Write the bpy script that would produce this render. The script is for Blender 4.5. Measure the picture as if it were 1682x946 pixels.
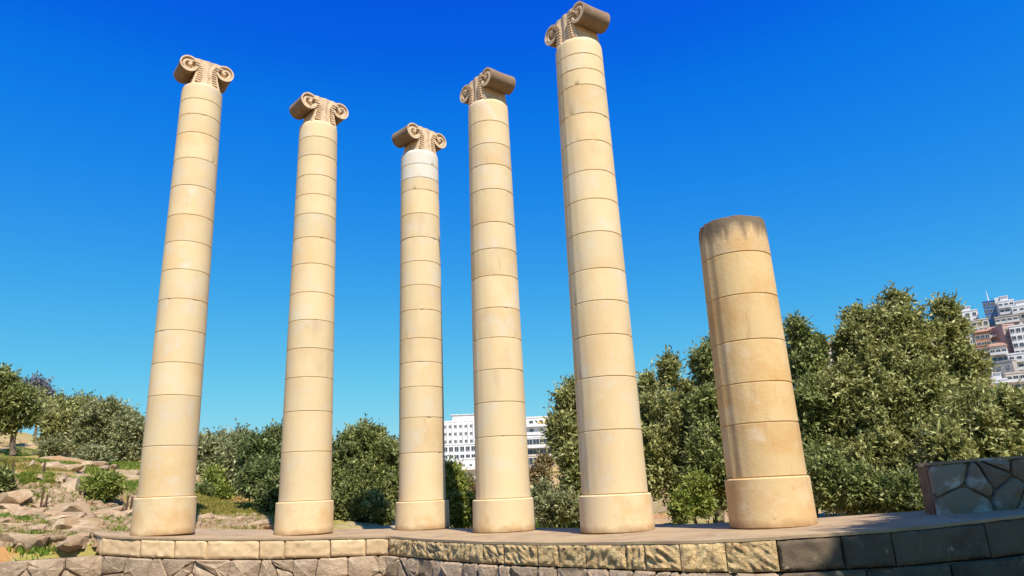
import bpy, math, random
import numpy as np
from mathutils import Vector, Matrix, noise

sc = bpy.context.scene
for o in list(bpy.data.objects):
    bpy.data.objects.remove(o)
COL = sc.collection
R = math.radians
random.seed(7)
rng = np.random.default_rng(11)

# ------------------------------------------------------------------ camera
PITCH, ROLL, FPX, EYE = R(16.17), R(2.64), 1150.0, 0.75
cam_d = bpy.data.cameras.new('camera')
cam = bpy.data.objects.new('camera', cam_d)
COL.objects.link(cam)
cam_d.sensor_width = 36
cam_d.lens = 36 * FPX / 1682
cam_d.clip_start = 0.05
cam_d.clip_end = 20000
cR = Vector((1, 0, 0)); cU = Vector((0, -math.sin(PITCH), math.cos(PITCH))); cF = Vector((0, math.cos(PITCH), math.sin(PITCH)))
aX = math.cos(ROLL) * cR - math.sin(ROLL) * cU
aY = math.sin(ROLL) * cR + math.cos(ROLL) * cU
cam.matrix_world = Matrix(((aX.x, aY.x, -cF.x, 0), (aX.y, aY.y, -cF.y, 0), (aX.z, aY.z, -cF.z, EYE), (0, 0, 0, 1)))
sc.camera = cam

# ------------------------------------------------------------------ light
EXPOSURE = 0.52
SUN_AZ, SUN_EL = R(158), R(54)       # compass style: 0 = +Y, clockwise
sdir = Vector((math.sin(SUN_AZ) * math.cos(SUN_EL), math.cos(SUN_AZ) * math.cos(SUN_EL), math.sin(SUN_EL)))
sun_d = bpy.data.lights.new('sun', 'SUN')
sun_d.energy = 5.0
sun_d.angle = R(0.53)
sun_d.color = (1.0, 0.93, 0.82)
sun = bpy.data.objects.new('sun', sun_d)
COL.objects.link(sun)
sun.rotation_euler = sdir.to_track_quat('Z', 'Y').to_euler()
sun.location = (0, 0, 60)

world = bpy.data.worlds.new('World')
sc.world = world
world.use_nodes = True
nt = world.node_tree
bg = nt.nodes['Background']
sky = nt.nodes.new('ShaderNodeTexSky')
sky.sky_type = 'NISHITA'
sky.sun_disc = False
sky.sun_elevation = SUN_EL
sky.sun_rotation = SUN_AZ
sky.altitude = 300
sky.air_density = 1.0
sky.dust_density = 0.25
sky.ozone_density = 3.0
# the photograph's strongly saturated blue: each channel of the sky gets its own contrast curve
sep = nt.nodes.new('ShaderNodeSeparateColor'); comb = nt.nodes.new('ShaderNodeCombineColor')
nt.links.new(sky.outputs[0], sep.inputs[0])
def chan(i, pts):
    a = nt.nodes.new('ShaderNodeMath'); a.operation = 'MULTIPLY'; a.inputs[1].default_value = .1
    c = nt.nodes.new('ShaderNodeFloatCurve'); cv = c.mapping.curves[0]
    cv.points[0].location = (0, 0); cv.points[1].location = pts[-1]
    for p in pts[:-1]: cv.points.new(*p)
    c.mapping.update()
    q = nt.nodes.new('ShaderNodeMath'); q.operation = 'MULTIPLY'; q.inputs[1].default_value = 10 / 2 ** EXPOSURE
    nt.links.new(sep.outputs[i], a.inputs[0]); nt.links.new(a.outputs[0], c.inputs['Value']); nt.links.new(c.outputs[0], q.inputs[0])
    nt.links.new(q.outputs[0], comb.inputs[i])
chan(0, [(.078, .0015), (.0965, .004), (.141, .026), (.237, .093), (.35, .181), (.6, .40), (1, .8)])
chan(1, [(.08, .045), (.137, .105), (.166, .185), (.24, .296), (.385, .479), (.52, .60), (.7, .70), (1, .85)])
chan(2, [(.15, .66), (.263, .745), (.313, .79), (.426, .823), (.60, .84), (1, .86)])
nt.links.new(comb.outputs[0], bg.inputs[0])
bg.inputs[1].default_value = 0.10

sc.view_settings.view_transform = 'Standard'
sc.view_settings.look = 'None'
sc.view_settings.exposure = EXPOSURE
sc.view_settings.gamma = 1
sc.cycles.max_bounces = 5
sc.cycles.diffuse_bounces = 3
sc.cycles.transmission_bounces = 3
sc.cycles.caustics_reflective = False
sc.cycles.caustics_refractive = False

# ------------------------------------------------------------------ pixel helper (places things at real distances)
def ray(px, py):
    u = (px - 841) / FPX; v = -(py - 473) / FPX
    return (aX * u + aY * v + cF)
def at(px, py, dist):
    """point seen at a photograph position, at this horizontal distance in metres"""
    d = ray(px, py)
    return Vector((0, 0, EYE)) + d * (dist / math.hypot(d.x, d.y))
def pxm(px, py, dist):
    """photograph pixels per metre there"""
    p = at(px, py, dist); q = p - Vector((0, 0, EYE))
    return FPX / q.dot(cF)

# ------------------------------------------------------------------ materials
MATS = {}
def mat(name, base, rough=0.85, vary=None, scale=3.0, bump=0.0, bscale=30.0, layers=(), spec=0.3, bdist=0.02, objvar=0.0, coords='Object', stretch=(1, 1, 1)):
    """base colour plus noise-mixed second colours; layers = (colour, scale, lo, hi, stretch)"""
    m = bpy.data.materials.new(name); m.use_nodes = True
    n = m.node_tree; L = n.links
    b = n.nodes['Principled BSDF']
    b.inputs['Roughness'].default_value = rough
    b.inputs['Specular IOR Level'].default_value = spec
    tc = n.nodes.new('ShaderNodeTexCoord')
    vec = tc.outputs[coords]
    oi = n.nodes.new('ShaderNodeObjectInfo')
    add = n.nodes.new('ShaderNodeVectorMath'); add.operation = 'ADD'
    mu = n.nodes.new('ShaderNodeMath'); mu.operation = 'MULTIPLY'; mu.inputs[1].default_value = 37.0
    L.new(oi.outputs['Random'], mu.inputs[0]); L.new(vec, add.inputs[0]); L.new(mu.outputs[0], add.inputs[1])
    vec = add.outputs[0]
    col = None
    def rgb(c):
        r = n.nodes.new('ShaderNodeRGB'); r.outputs[0].default_value = (*c, 1); return r.outputs[0]
    col = rgb(base)
    ls = list(layers)
    if vary: ls.insert(0, (vary, scale, 0.35, 0.65, stretch))
    for (c, s, lo, hi, st) in ls:
        mp = n.nodes.new('ShaderNodeMapping'); mp.inputs['Scale'].default_value = st
        L.new(vec, mp.inputs[0])
        no = n.nodes.new('ShaderNodeTexNoise'); no.inputs['Scale'].default_value = s
        no.inputs['Detail'].default_value = 6; no.inputs['Roughness'].default_value = 0.6
        L.new(mp.outputs[0], no.inputs['Vector'])
        mr = n.nodes.new('ShaderNodeMapRange'); mr.inputs[1].default_value = lo; mr.inputs[2].default_value = hi
        L.new(no.outputs[0], mr.inputs[0])
        mx = n.nodes.new('ShaderNodeMix'); mx.data_type = 'RGBA'
        L.new(mr.outputs[0], mx.inputs[0]); L.new(col, mx.inputs[6]); L.new(rgb(c), mx.inputs[7])
        col = mx.outputs[2]
    if objvar:
        hv = n.nodes.new('ShaderNodeHueSaturation')
        mr = n.nodes.new('ShaderNodeMapRange'); mr.inputs[3].default_value = 1 - objvar; mr.inputs[4].default_value = 1 + objvar
        L.new(oi.outputs['Random'], mr.inputs[0]); L.new(mr.outputs[0], hv.inputs['Value'])
        L.new(col, hv.inputs['Color']); col = hv.outputs[0]
    L.new(col, b.inputs['Base Color'])
    if bump:
        no = n.nodes.new('ShaderNodeTexNoise'); no.inputs['Scale'].default_value = bscale; no.inputs['Detail'].default_value = 8
        no.inputs['Roughness'].default_value = 0.65
        L.new(vec, no.inputs['Vector'])
        bp = n.nodes.new('ShaderNodeBump'); bp.inputs['Strength'].default_value = bump; bp.inputs['Distance'].default_value = bdist
        L.new(no.outputs[0], bp.inputs['Height']); L.new(bp.outputs[0], b.inputs['Normal'])
    MATS[name] = m
    return m

S1 = (1, 1, 1); SV = (1, 1, .12)
M_shaft = mat('shaft_sandstone', (.65, .50, .295), .8, layers=[((.61, .39, .175), 1.1, .46, .72, S1), ((.62, .53, .40), 2.2, .5, .72, S1), ((.30, .20, .12), 55, .66, .76, S1), ((.50, .36, .22), 1.6, .60, .80, (1, 1, .35)), ((.50, .31, .15), 7, .66, .92, SV), ((.44, .28, .15), 26, .66, .78, S1)], bump=.35, bscale=22, bdist=.008, objvar=.07)
M_broken = mat('broken_column_sandstone', (.63, .44, .215), .85, layers=[((.58, .33, .125), 1.3, .42, .68, S1), ((.70, .54, .35), 2.2, .56, .76, S1), ((.42, .23, .10), 6, .54, .80, SV), ((.30, .20, .12), 60, .68, .78, S1)], bump=.4, bscale=18, bdist=.012, objvar=.05)
M_white = mat('whitened_sandstone', (.62, .575, .50), .8, layers=[((.68, .54, .36), 2.5, .5, .72, S1), ((.5, .36, .24), 14, .62, .8, S1)], bump=.25, bscale=22, bdist=.006)
M_base2 = mat('orange_base_sandstone', (.62, .43, .215), .85, layers=[((.58, .34, .14), 1.6, .44, .70, S1), ((.70, .52, .32), 3, .52, .72, S1), ((.42, .26, .14), 9, .6, .8, S1)], bump=.4, bscale=24, bdist=.01)
M_base = mat('base_sandstone', (.66, .50, .295), .85, layers=[((.60, .39, .185), 2, .45, .7, S1), ((.46, .32, .2), 9, .6, .8, S1)], bump=.3, bscale=30, bdist=.006, objvar=.04)
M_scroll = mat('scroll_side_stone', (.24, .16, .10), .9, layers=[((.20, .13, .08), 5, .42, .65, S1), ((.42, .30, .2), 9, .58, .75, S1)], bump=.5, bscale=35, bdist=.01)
M_capital = mat('capital_stone', (.66, .48, .32), .88, layers=[((.46, .33, .22), 6, .45, .7, S1), ((.20, .15, .11), 9, .58, .74, S1)], bump=.5, bscale=35, bdist=.01)
M_joint = mat('joint_mortar', (.22, .15, .09), .95, vary=(.15, .10, .06), scale=8)
M_top = mat('platform_cement', (.38, .27, .155), .9, layers=[((.29, .195, .115), 1.5, .42, .65, S1), ((.44, .34, .22), 5, .55, .75, S1), ((.25, .17, .12), 24, .62, .75, S1)], bump=.3, bscale=40, bdist=.005)
M_block = mat('dressed_block', (.60, .41, .23), .9, layers=[((.64, .47, .27), 3, .45, .65, S1), ((.40, .27, .16), 8, .55, .75, S1), ((.2, .14, .09), 22, .66, .8, S1)], bump=.6, bscale=30, bdist=.01, objvar=.12)
M_rough = mat('chiselled_block', (.56, .38, .18), .9, layers=[((.64, .47, .24), 5, .45, .65, S1), ((.30, .18, .08), 9, .54, .66, (1.8, 1, .6))], bump=1.0, bscale=16, bdist=.05, objvar=.10)
M_rubble = mat('rubble_stone', (.39, .28, .185), .92, layers=[((.28, .20, .135), 2.5, .42, .65, S1), ((.48, .38, .27), 6, .55, .72, S1), ((.16, .11, .07), 14, .60, .75, S1)], bump=1.0, bscale=12, bdist=.035, objvar=.18)
M_mortar = mat('wall_mortar', (.2, .14, .1), .95, vary=(.12, .085, .06), scale=6, bump=.5)
M_rock = mat('pale_rock', (.38, .27, .165), .92, layers=[((.30, .175, .09), 2, .42, .65, S1), ((.50, .40, .28), 4, .5, .7, S1), ((.25, .18, .11), 12, .6, .75, S1)], bump=.8, bscale=10, bdist=.04, objvar=.15)
M_outcrop = mat('outcrop_rock', (.46, .33, .21), .92, layers=[((.34, .22, .12), 1.2, .45, .62, S1), ((.15, .105, .06), 3, .55, .68, S1), ((.55, .44, .30), 6, .55, .7, S1)], bump=.9, bscale=5, bdist=.1)
M_gwall = mat('garden_wall_stone', (.22, .17, .125), .9, layers=[((.24, .14, .08), 3, .45, .65, S1), ((.40, .36, .33), 2.5, .55, .66, S1)], bump=.9, bscale=12, bdist=.02, objvar=.2)
M_bark = mat('bark', (.20, .155, .11), .95, vary=(.11, .08, .055), scale=10, bump=.8, bscale=24, bdist=.03)
M_plaster = mat('white_plaster', (.74, .72, .72), .8, vary=(.62, .60, .60), scale=.3, bump=0)
M_plaster2 = mat('cream_plaster', (.62, .54, .46), .8, vary=(.5, .42, .36), scale=.3)
M_pink = mat('pink_plaster', (.50, .33, .29), .8, vary=(.4, .26, .22), scale=.3)
M_grey = mat('grey_plaster', (.42, .39, .36), .8, vary=(.34, .31, .29), scale=.3)
M_orange = mat('terracotta_plaster', (.42, .25, .17), .85, vary=(.36, .19, .13), scale=.5)
M_blue = mat('blue_glass', (.04, .10, .30), .15, vary=(.06, .16, .38), scale=1.0, spec=.6)
M_glass = mat('window_glass', (.035, .045, .06), .12, spec=.6)
M_frame = mat('window_frame', (.55, .53, .52), .6)
M_rail = mat('balcony_railing', (.6, .58, .57), .6)
M_iron = mat('rusty_iron', (.08, .05, .035), .8, vary=(.12, .06, .035), scale=20)
M_red = mat('red_curtain', (.42, .06, .06), .8)
M_cloth = mat('orange_awning', (.62, .34, .07), .8)

def leaf_mat(name, c1, c2, c3, rough=.5, trans=.35):
    m = bpy.data.materials.new(name); m.use_nodes = True
    n = m.node_tree; L = n.links
    b = n.nodes['Principled BSDF']; out = n.nodes['Material Output']
    b.inputs['Roughness'].default_value = rough; b.inputs['Specular IOR Level'].default_value = .35
    a = n.nodes.new('ShaderNodeAttribute'); a.attribute_name = 'tint'
    cr = n.nodes.new('ShaderNodeValToRGB')
    e = cr.color_ramp.elements
    e[0].color = (*c1, 1); e[1].color = (*c3, 1)
    k = e.new(.5); k.color = (*c2, 1)
    L.new(a.outputs['Fac'], cr.inputs[0]); L.new(cr.outputs[0], b.inputs['Base Color'])
    t = n.nodes.new('ShaderNodeBsdfTranslucent'); mx = n.nodes.new('ShaderNodeMixShader'); mx.inputs[0].default_value = trans
    L.new(cr.outputs[0], t.inputs[0]); L.new(b.outputs[0], mx.inputs[1]); L.new(t.outputs[0], mx.inputs[2])
    L.new(mx.outputs[0], out.inputs[0])
    return m
L_olive = leaf_mat('olive_leaves', (.08, .095, .025), (.30, .305, .09), (.56, .55, .23))
L_green = leaf_mat('green_leaves', (.055, .08, .02), (.22, .25, .07), (.45, .46, .17))
L_bright = leaf_mat('bright_leaves', (.09, .14, .02), (.25, .29, .05), (.42, .43, .10))
L_grey = leaf_mat('grey_green_leaves', (.09, .11, .04), (.28, .29, .12), (.50, .49, .25))
L_dark = leaf_mat('dark_leaves', (.045, .07, .02), (.16, .20, .06), (.34, .36, .13))
L_blue = leaf_mat('dusky_leaves', (.10, .105, .12), (.19, .19, .22), (.27, .26, .29))
L_brown = leaf_mat('brownish_leaves', (.11, .085, .03), (.26, .19, .075), (.38, .28, .12))

# ------------------------------------------------------------------ object helpers
def link(o, parent=None):
    COL.objects.link(o)
    if parent is not None: o.parent = parent
    return o
def mesh_obj(name, verts, faces, m, parent=None, smooth=None, loc=None, mats=None, fmat=None):
    me = bpy.data.meshes.new(name)
    me.from_pydata([tuple(v) for v in verts], [], faces)
    for mm in (mats or [m]): me.materials.append(mm)
    if fmat: me.polygons.foreach_set('material_index', fmat)
    me.update()
    if smooth is not None:
        me.polygons.foreach_set('use_smooth', [True] * len(me.polygons))
        me.set_sharp_from_angle(angle=R(smooth))
    o = bpy.data.objects.new(name, me)
    link(o, parent)
    if loc is not None: o.location = loc
    return o
def tag(o, label=None, cat=None, group=None, kind=None):
    if label: o['label'] = label
    if cat: o['category'] = cat
    if group: o['group'] = group
    if kind: o['kind'] = kind
    return o
def empty(name, loc, rz=0.0):
    o = bpy.data.objects.new(name, None)
    o.empty_display_size = .3
    o.location = loc; o.rotation_euler = (0, 0, rz)
    return link(o)
def share(o, parent, loc=(0, 0, 0), rot=(0, 0, 0), scale=(1, 1, 1)):
    c = o.copy(); link(c); c.parent = parent; c.location = loc; c.rotation_euler = rot; c.scale = scale
    return c
class MB:
    def __init__(s): s.v = []; s.f = []; s.m = []
    def add(s, v, f, mi=0):
        k = len(s.v); s.v += [tuple(p) for p in v]; s.f += [tuple(i + k for i in q) for q in f]; s.m += [mi] * len(f)
    def box(s, x0, x1, y0, y1, z0, z1, mi=0):
        s.add([(x0, y0, z0), (x1, y0, z0), (x1, y1, z0), (x0, y1, z0), (x0, y0, z1), (x1, y0, z1), (x1, y1, z1), (x0, y1, z1)],
              [(0, 3, 2, 1), (4, 5, 6, 7), (0, 1, 5, 4), (1, 2, 6, 5), (2, 3, 7, 6), (3, 0, 4, 7)], mi)
    def tube(s, pts, rad, seg=8, mi=0):
        n = len(pts); vs = []
        for i, p in enumerate(pts):
            d = (pts[min(i + 1, n - 1)] - pts[max(i - 1, 0)]).normalized()
            a = d.orthogonal().normalized() if abs(d.z) < .95 else Vector((1, 0, 0)).cross(d).normalized()
            b = d.cross(a)
            for k in range(seg):
                t = 2 * math.pi * k / seg
                vs.append(p + (a * math.cos(t) + b * math.sin(t)) * rad[i])
        fs = [(i * seg + k, i * seg + (k + 1) % seg, (i + 1) * seg + (k + 1) % seg, (i + 1) * seg + k) for i in range(n - 1) for k in range(seg)]
        fs.append(tuple(range(seg))[::-1]); fs.append(tuple((n - 1) * seg + k for k in range(seg)))
        s.add(vs, fs, mi)
    def build(s, name, mats, parent=None, smooth=None, loc=None):
        mats = mats if isinstance(mats, list) else [mats]
        return mesh_obj(name, s.v, s.f, None, parent, smooth, loc, mats, s.m)
def sstep(a, b, x):
    t = np.clip((x - a) / (b - a), 0, 1); return t * t * (3 - 2 * t)

# ------------------------------------------------------------------ platform outline and terrain
def zf(x): return .02 + .0042 * (x + .8) ** 2
# (photograph x, world x, world y) along the front edge, measured from the picture
FRONT = [(153, -9.33, 15.95), (160, -8.70, 14.95), (172, -8.2, 14.35), (216, -7.5, 14.1), (286, -6.58, 13.95), (341, -5.95, 13.92), (425, -4.96, 13.9), (470, -4.48, 13.9), (543, -3.62, 13.88),
         (600, -2.95, 13.85), (638, -2.5, 13.82), (712, -1.51, 12.45), (797, -.59, 11.3), (881, .18, 10.62), (1031, 1.34, 9.65), (1115, 1.91, 9.25), (1187, 2.41, 9.02),
         (1271, 2.96, 8.82), (1460, 4.21, 8.59), (1615, 5.32, 8.59), (1700, 6.0, 8.68), (1900, 7.3, 9.0), (2200, 9.6, 10.2)]
BACK = [(-9.33, 15.95), (-8.6, 17.1), (-7.73, 17.65), (-6.11, 17.5), (-4.38, 17.25), (-3.11, 17.2), (-1.41, 16.2), (0.37, 14.6), (1.3, 13.5), (2.48, 12.9), (3.3, 12.35), (4.6, 11.6), (5.9, 10.95), (6.9, 10.5), (8.2, 10.6), (9.8, 11.2)]
FRONT = [(a, b * 1.02, c * 1.02) if i else (a, b, c) for i, (a, b, c) in enumerate(FRONT)]
fpx = np.array([f[0] for f in FRONT], float); fxy = np.array([f[1:] for f in FRONT], float)
def front_at(px):
    return np.interp(px, fpx, fxy[:, 0]), np.interp(px, fpx, fxy[:, 1])
# front boundary of raised ground in polar form
az_f = [-180, -50, -45.6, -42, -39.3, -36.2, -33.9, -32.3] + [math.degrees(math.atan2(x, y)) for _, x, y in FRONT[2:]] + [60, 180]
r_f = [16, 19.5, 19.0, 18.5, 18.1, 17.3, 16.9, 16.7] + [math.hypot(x, y) for _, x, y in FRONT[2:]] + [16, 16]
PROF = {  # azimuth: (distance, height)
    -180: [(0, -.9), (40, -.9), (200, -3), (5000, -20)],
    -75: [(0, -.9), (14, -.2), (24, 1.0), (60, 6), (120, 14), (300, 26), (5000, 30)],
    -42: [(0, -.6), (17.5, .10), (19, .42), (22.4, .85), (24.6, 1.95), (30, 2.4), (36, 3.2), (50, 4.1), (70, 6.2), (110, 12), (200, 21), (5000, 26)],
    -34: [(0, -.6), (17, -.05), (19, .38), (22.4, .75), (24.6, 1.8), (30, 2.2), (36, 2.9), (50, 3.7), (70, 5.4), (110, 10), (200, 18), (5000, 22)],
    -28: [(0, -.6), (16, -.05), (20, .45), (23.5, .70), (25.5, 1.3), (30, 1.7), (40, 2.6), (50, 3.4), (70, 5), (110, 10), (200, 16), (5000, 20)],
    -21: [(0, -.6), (17, -.25), (21, .25), (25, .60), (29, .95), (36, 1.1), (50, 1.8), (70, 3), (110, 6), (200, 9), (5000, 12)],
    -14: [(0, -.6), (17, -.3), (24, .05), (36, .2), (60, -.5), (110, -3), (200, 0), (5000, 5)],
    -6: [(0, -.6), (17, -.3), (30, -.3), (60, -3), (110, -6), (200, 0), (280, 10), (420, 20), (5000, 20)],
    8: [(0, -.6), (14, -.3), (30, -.4), (60, -3), (110, -5), (200, 4), (280, 14), (420, 24), (5000, 20)],
    18: [(0, -.6), (12, -.2), (25, -.3), (60, 0), (110, 2), (200, 6), (300, 20), (420, 38), (5000, 40)],
    30: [(0, -.6), (12, -.1), (25, 0), (60, 3), (110, 2), (200, 3), (260, 9), (300, 21), (350, 42), (420, 62), (600, 60), (5000, 60)],
    45: [(0, -.6), (12, -.1), (25, .3), (60, 4), (110, 3), (200, 5), (260, 12), (300, 26), (350, 50), (420, 74), (600, 74), (5000, 60)],
    90: [(0, -.9), (40, -.6), (110, 5), (400, 30), (5000, 40)],
    180: [(0, -.9), (40, -.9), (200, -3), (5000, -20)]}
PK = sorted(PROF)
def terrain(x, y):
    x = np.asarray(x, float); y = np.asarray(y, float)
    d = np.hypot(x, y); az = np.degrees(np.arctan2(x, y))
    H = np.stack([np.interp(d, [p[0] for p in PROF[k]], [p[1] for p in PROF[k]]) for k in PK])
    idx = np.clip(np.searchsorted(PK, az) - 1, 0, len(PK) - 2)
    a0 = np.array(PK, float)[idx]; a1 = np.array(PK, float)[idx + 1]
    t = (az - a0) / (a1 - a0); t = t * t * (3 - 2 * t)
    h0 = np.take_along_axis(H, idx[None], 0)[0] if H.ndim > 1 and idx.ndim else H[idx]
    h1 = np.take_along_axis(H, idx[None] + 1, 0)[0] if H.ndim > 1 and idx.ndim else H[idx + 1]
    h = h0 * (1 - t) + h1 * t
    rf = np.interp(az, az_f, r_f)
    k = sstep(.15, .45, d - rf)
    far = sstep(14, 30, d)
    h = h + far * (.14 * np.sin(x * .9 + 1.3 * np.sin(y * .6)) + .10 * np.sin(y * 1.3 + x * .4)) * np.clip(d / 40, .4, 3)
    return -.9 * (1 - k) + h * k
def ground(x, y): return float(terrain(np.array([x]), np.array([y]))[0])
def ground_at(px, py, dmin=8, dmax=400):
    """where the line of sight through a photograph position meets the ground"""
    d = ray(px, py); hd = math.hypot(d.x, d.y)
    t = np.geomspace(dmin, dmax, 900)
    xs = d.x / hd * t; ys = d.y / hd * t; zs = EYE + d.z / hd * t
    g = terrain(xs, ys)
    w = np.nonzero(g >= zs)[0]
    i = w[0] if len(w) else len(t) - 1
    return Vector((xs[i], ys[i], g[i]))

def build_ground():
    az = np.concatenate([np.linspace(-180, -52, 44)[:-1], np.linspace(-52, 50, 330), np.linspace(50, 180, 44)[1:]])
    rr = np.concatenate([[0.6], np.linspace(2, 12, 24), np.linspace(12.2, 34, 120), np.linspace(34.5, 80, 60), np.geomspace(83, 6000, 50)])
    A, Rr = np.meshgrid(np.radians(az[:-1]), rr)
    X = Rr * np.sin(A); Y = Rr * np.cos(A); Z = terrain(X.ravel(), Y.ravel())
    v = np.stack([X.ravel(), Y.ravel(), Z], 1)
    # fine lumps
    near = (np.hypot(v[:, 0], v[:, 1]) > 16) & (np.hypot(v[:, 0], v[:, 1]) < 80)
    for i in np.nonzero(near)[0]:
        v[i, 2] += .10 * noise.noise(Vector((v[i, 0] * 1.4, v[i, 1] * 1.4, 0))) + .05 * noise.noise(Vector((v[i, 0] * 4, v[i, 1] * 4, 3)))
    na = len(az) - 1; nr = len(rr)
    f = []
    for j in range(nr - 1):
        for i in range(na):
            f.append((j * na + i, j * na + (i + 1) % na, (j + 1) * na + (i + 1) % na, (j + 1) * na + i))
    f.append(tuple(range(na))[::-1])
    f = [q[::-1] for q in f]
    m = mat('ground_earth_and_grass', (.40, .27, .13), .95, layers=[((.44, .33, .20), .5, .45, .6, S1), ((.31, .26, .07), .33, .44, .54, S1), ((.15, .15, .04), .7, .60, .70, S1), ((.44, .22, .08), .6, .50, .60, S1), ((.5, .42, .3), 6, .58, .7, S1)], bump=1.0, bscale=3, bdist=.15, coords='Object')
    # no random offset needed: one object
    o = mesh_obj('ground', v.tolist(), f, m, smooth=60)
    tag(o, kind='structure')
build_ground()
M_bounce_cut = mat('bounce_cut_dark', (.055, .05, .045), .95, vary=(.075, .07, .06), scale=2, bump=.5, bscale=60)  # dark tone for added, unseen ground that cuts light bouncing upwards
def build_bounce_cut():
    v = []; f = []
    A = np.radians(np.linspace(-62, 62, 40))
    rf = np.interp(np.degrees(A), az_f, r_f)
    for a, r in zip(A, rf):
        for k in (-.55, .0, .5, .97): v.append((math.sin(a) * (r - .35) * k if k > 0 else math.sin(a) * 16 * k, math.cos(a) * (r - .35) * k if k >= 0 else math.cos(a) * 16 * k, -.896))
    for i in range(39):
        for k in (0, 1, 2): f.append((i * 4 + k, (i + 1) * 4 + k, (i + 1) * 4 + k + 1, i * 4 + k + 1))
    o = mesh_obj('front_strip', v, [q[::-1] for q in f], M_bounce_cut); tag(o, kind='structure')  # added out of view to keep the capitals' undersides dark
build_bounce_cut()

# ------------------------------------------------------------------ platform
def resample(pts, n):
    p = np.array(pts, float); s = np.concatenate([[0], np.cumsum(np.hypot(*np.diff(p, axis=0).T))])
    t = np.linspace(0, s[-1], n)
    return np.stack([np.interp(t, s, p[:, 0]), np.interp(t, s, p[:, 1])], 1)
platform = empty('stone_platform', (0, 14, 0)); PO = Vector((0, 14, 0))
tag(platform, 'long curved cement-topped stone platform that carries all six columns', 'platform')
def build_platform():
    N = 140; K = 8
    # front polyline pushed outwards for the small overhang
    F = np.array([(x, y) for _, x, y in FRONT])
    # smooth the front line lightly except at the corner near px 638
    Fp = resample(F, N); Bp = resample(BACK, N)
    Bp[0] = Fp[0] + (.01, .02)
    T = np.gradient(Fp, axis=0); T /= np.linalg.norm(T, axis=1)[:, None]
    nrm = np.stack([T[:, 1], -T[:, 0]], 1)
    Fo = Fp + nrm * .02
    v = []; f = []
    for k in range(K + 1):
        t = k / K
        for i in range(N):
            p = Fo[i] * (1 - t) + Bp[i] * t
            z = zf(p[0]) + .012 * noise.noise(Vector((p[0] * .8, p[1] * .8, 0))) + .004 * noise.noise(Vector((p[0] * 5, p[1] * 5, 0)))
            v.append((p[0] - PO.x, p[1] - PO.y, z))
    for k in range(K):
        for i in range(N - 1):
            f.append((k * N + i, k * N + i + 1, (k + 1) * N + i + 1, (k + 1) * N + i))
    # lip
    o1 = len(v)
    for i in range(N):
        x, y, z = v[i]; v.append((x, y, z - .035 - .006 * noise.noise(Vector((x * 6, y * 6, 0)))))
    o2 = len(v)
    for i in range(N):
        x, y, z = v[i]; v.append((x - nrm[i, 0] * .06, y - nrm[i, 1] * .06, z - .036))
    o3 = len(v)
    for i in range(N):
        x, y, z = v[K * N + i]; v.append((x, y, z - .6))
    for i in range(N - 1):
        f.append((o1 + i, o1 + i + 1, i + 1, i)); f.append((o2 + i, o2 + i + 1, o1 + i + 1, o1 + i))
        f.append((K * N + i, K * N + i + 1, o3 + i + 1, o3 + i))
    mesh_obj('cement_top', v, f, M_top, platform, smooth=40)
    # backing core
    v = []; f = []
    Fi = Fp - nrm * .16
    for i in range(N):
        z = zf(Fi[i, 0]); v += [(Fi[i, 0], Fi[i, 1] - 14, z - .04), (Fi[i, 0], Fi[i, 1] - 14, -.9)]
    for i in range(N - 1): f.append((2 * i, 2 * i + 1, 2 * i + 3, 2 * i + 2))
    mesh_obj('core', v, f, M_mortar, platform)
build_platform()

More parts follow.
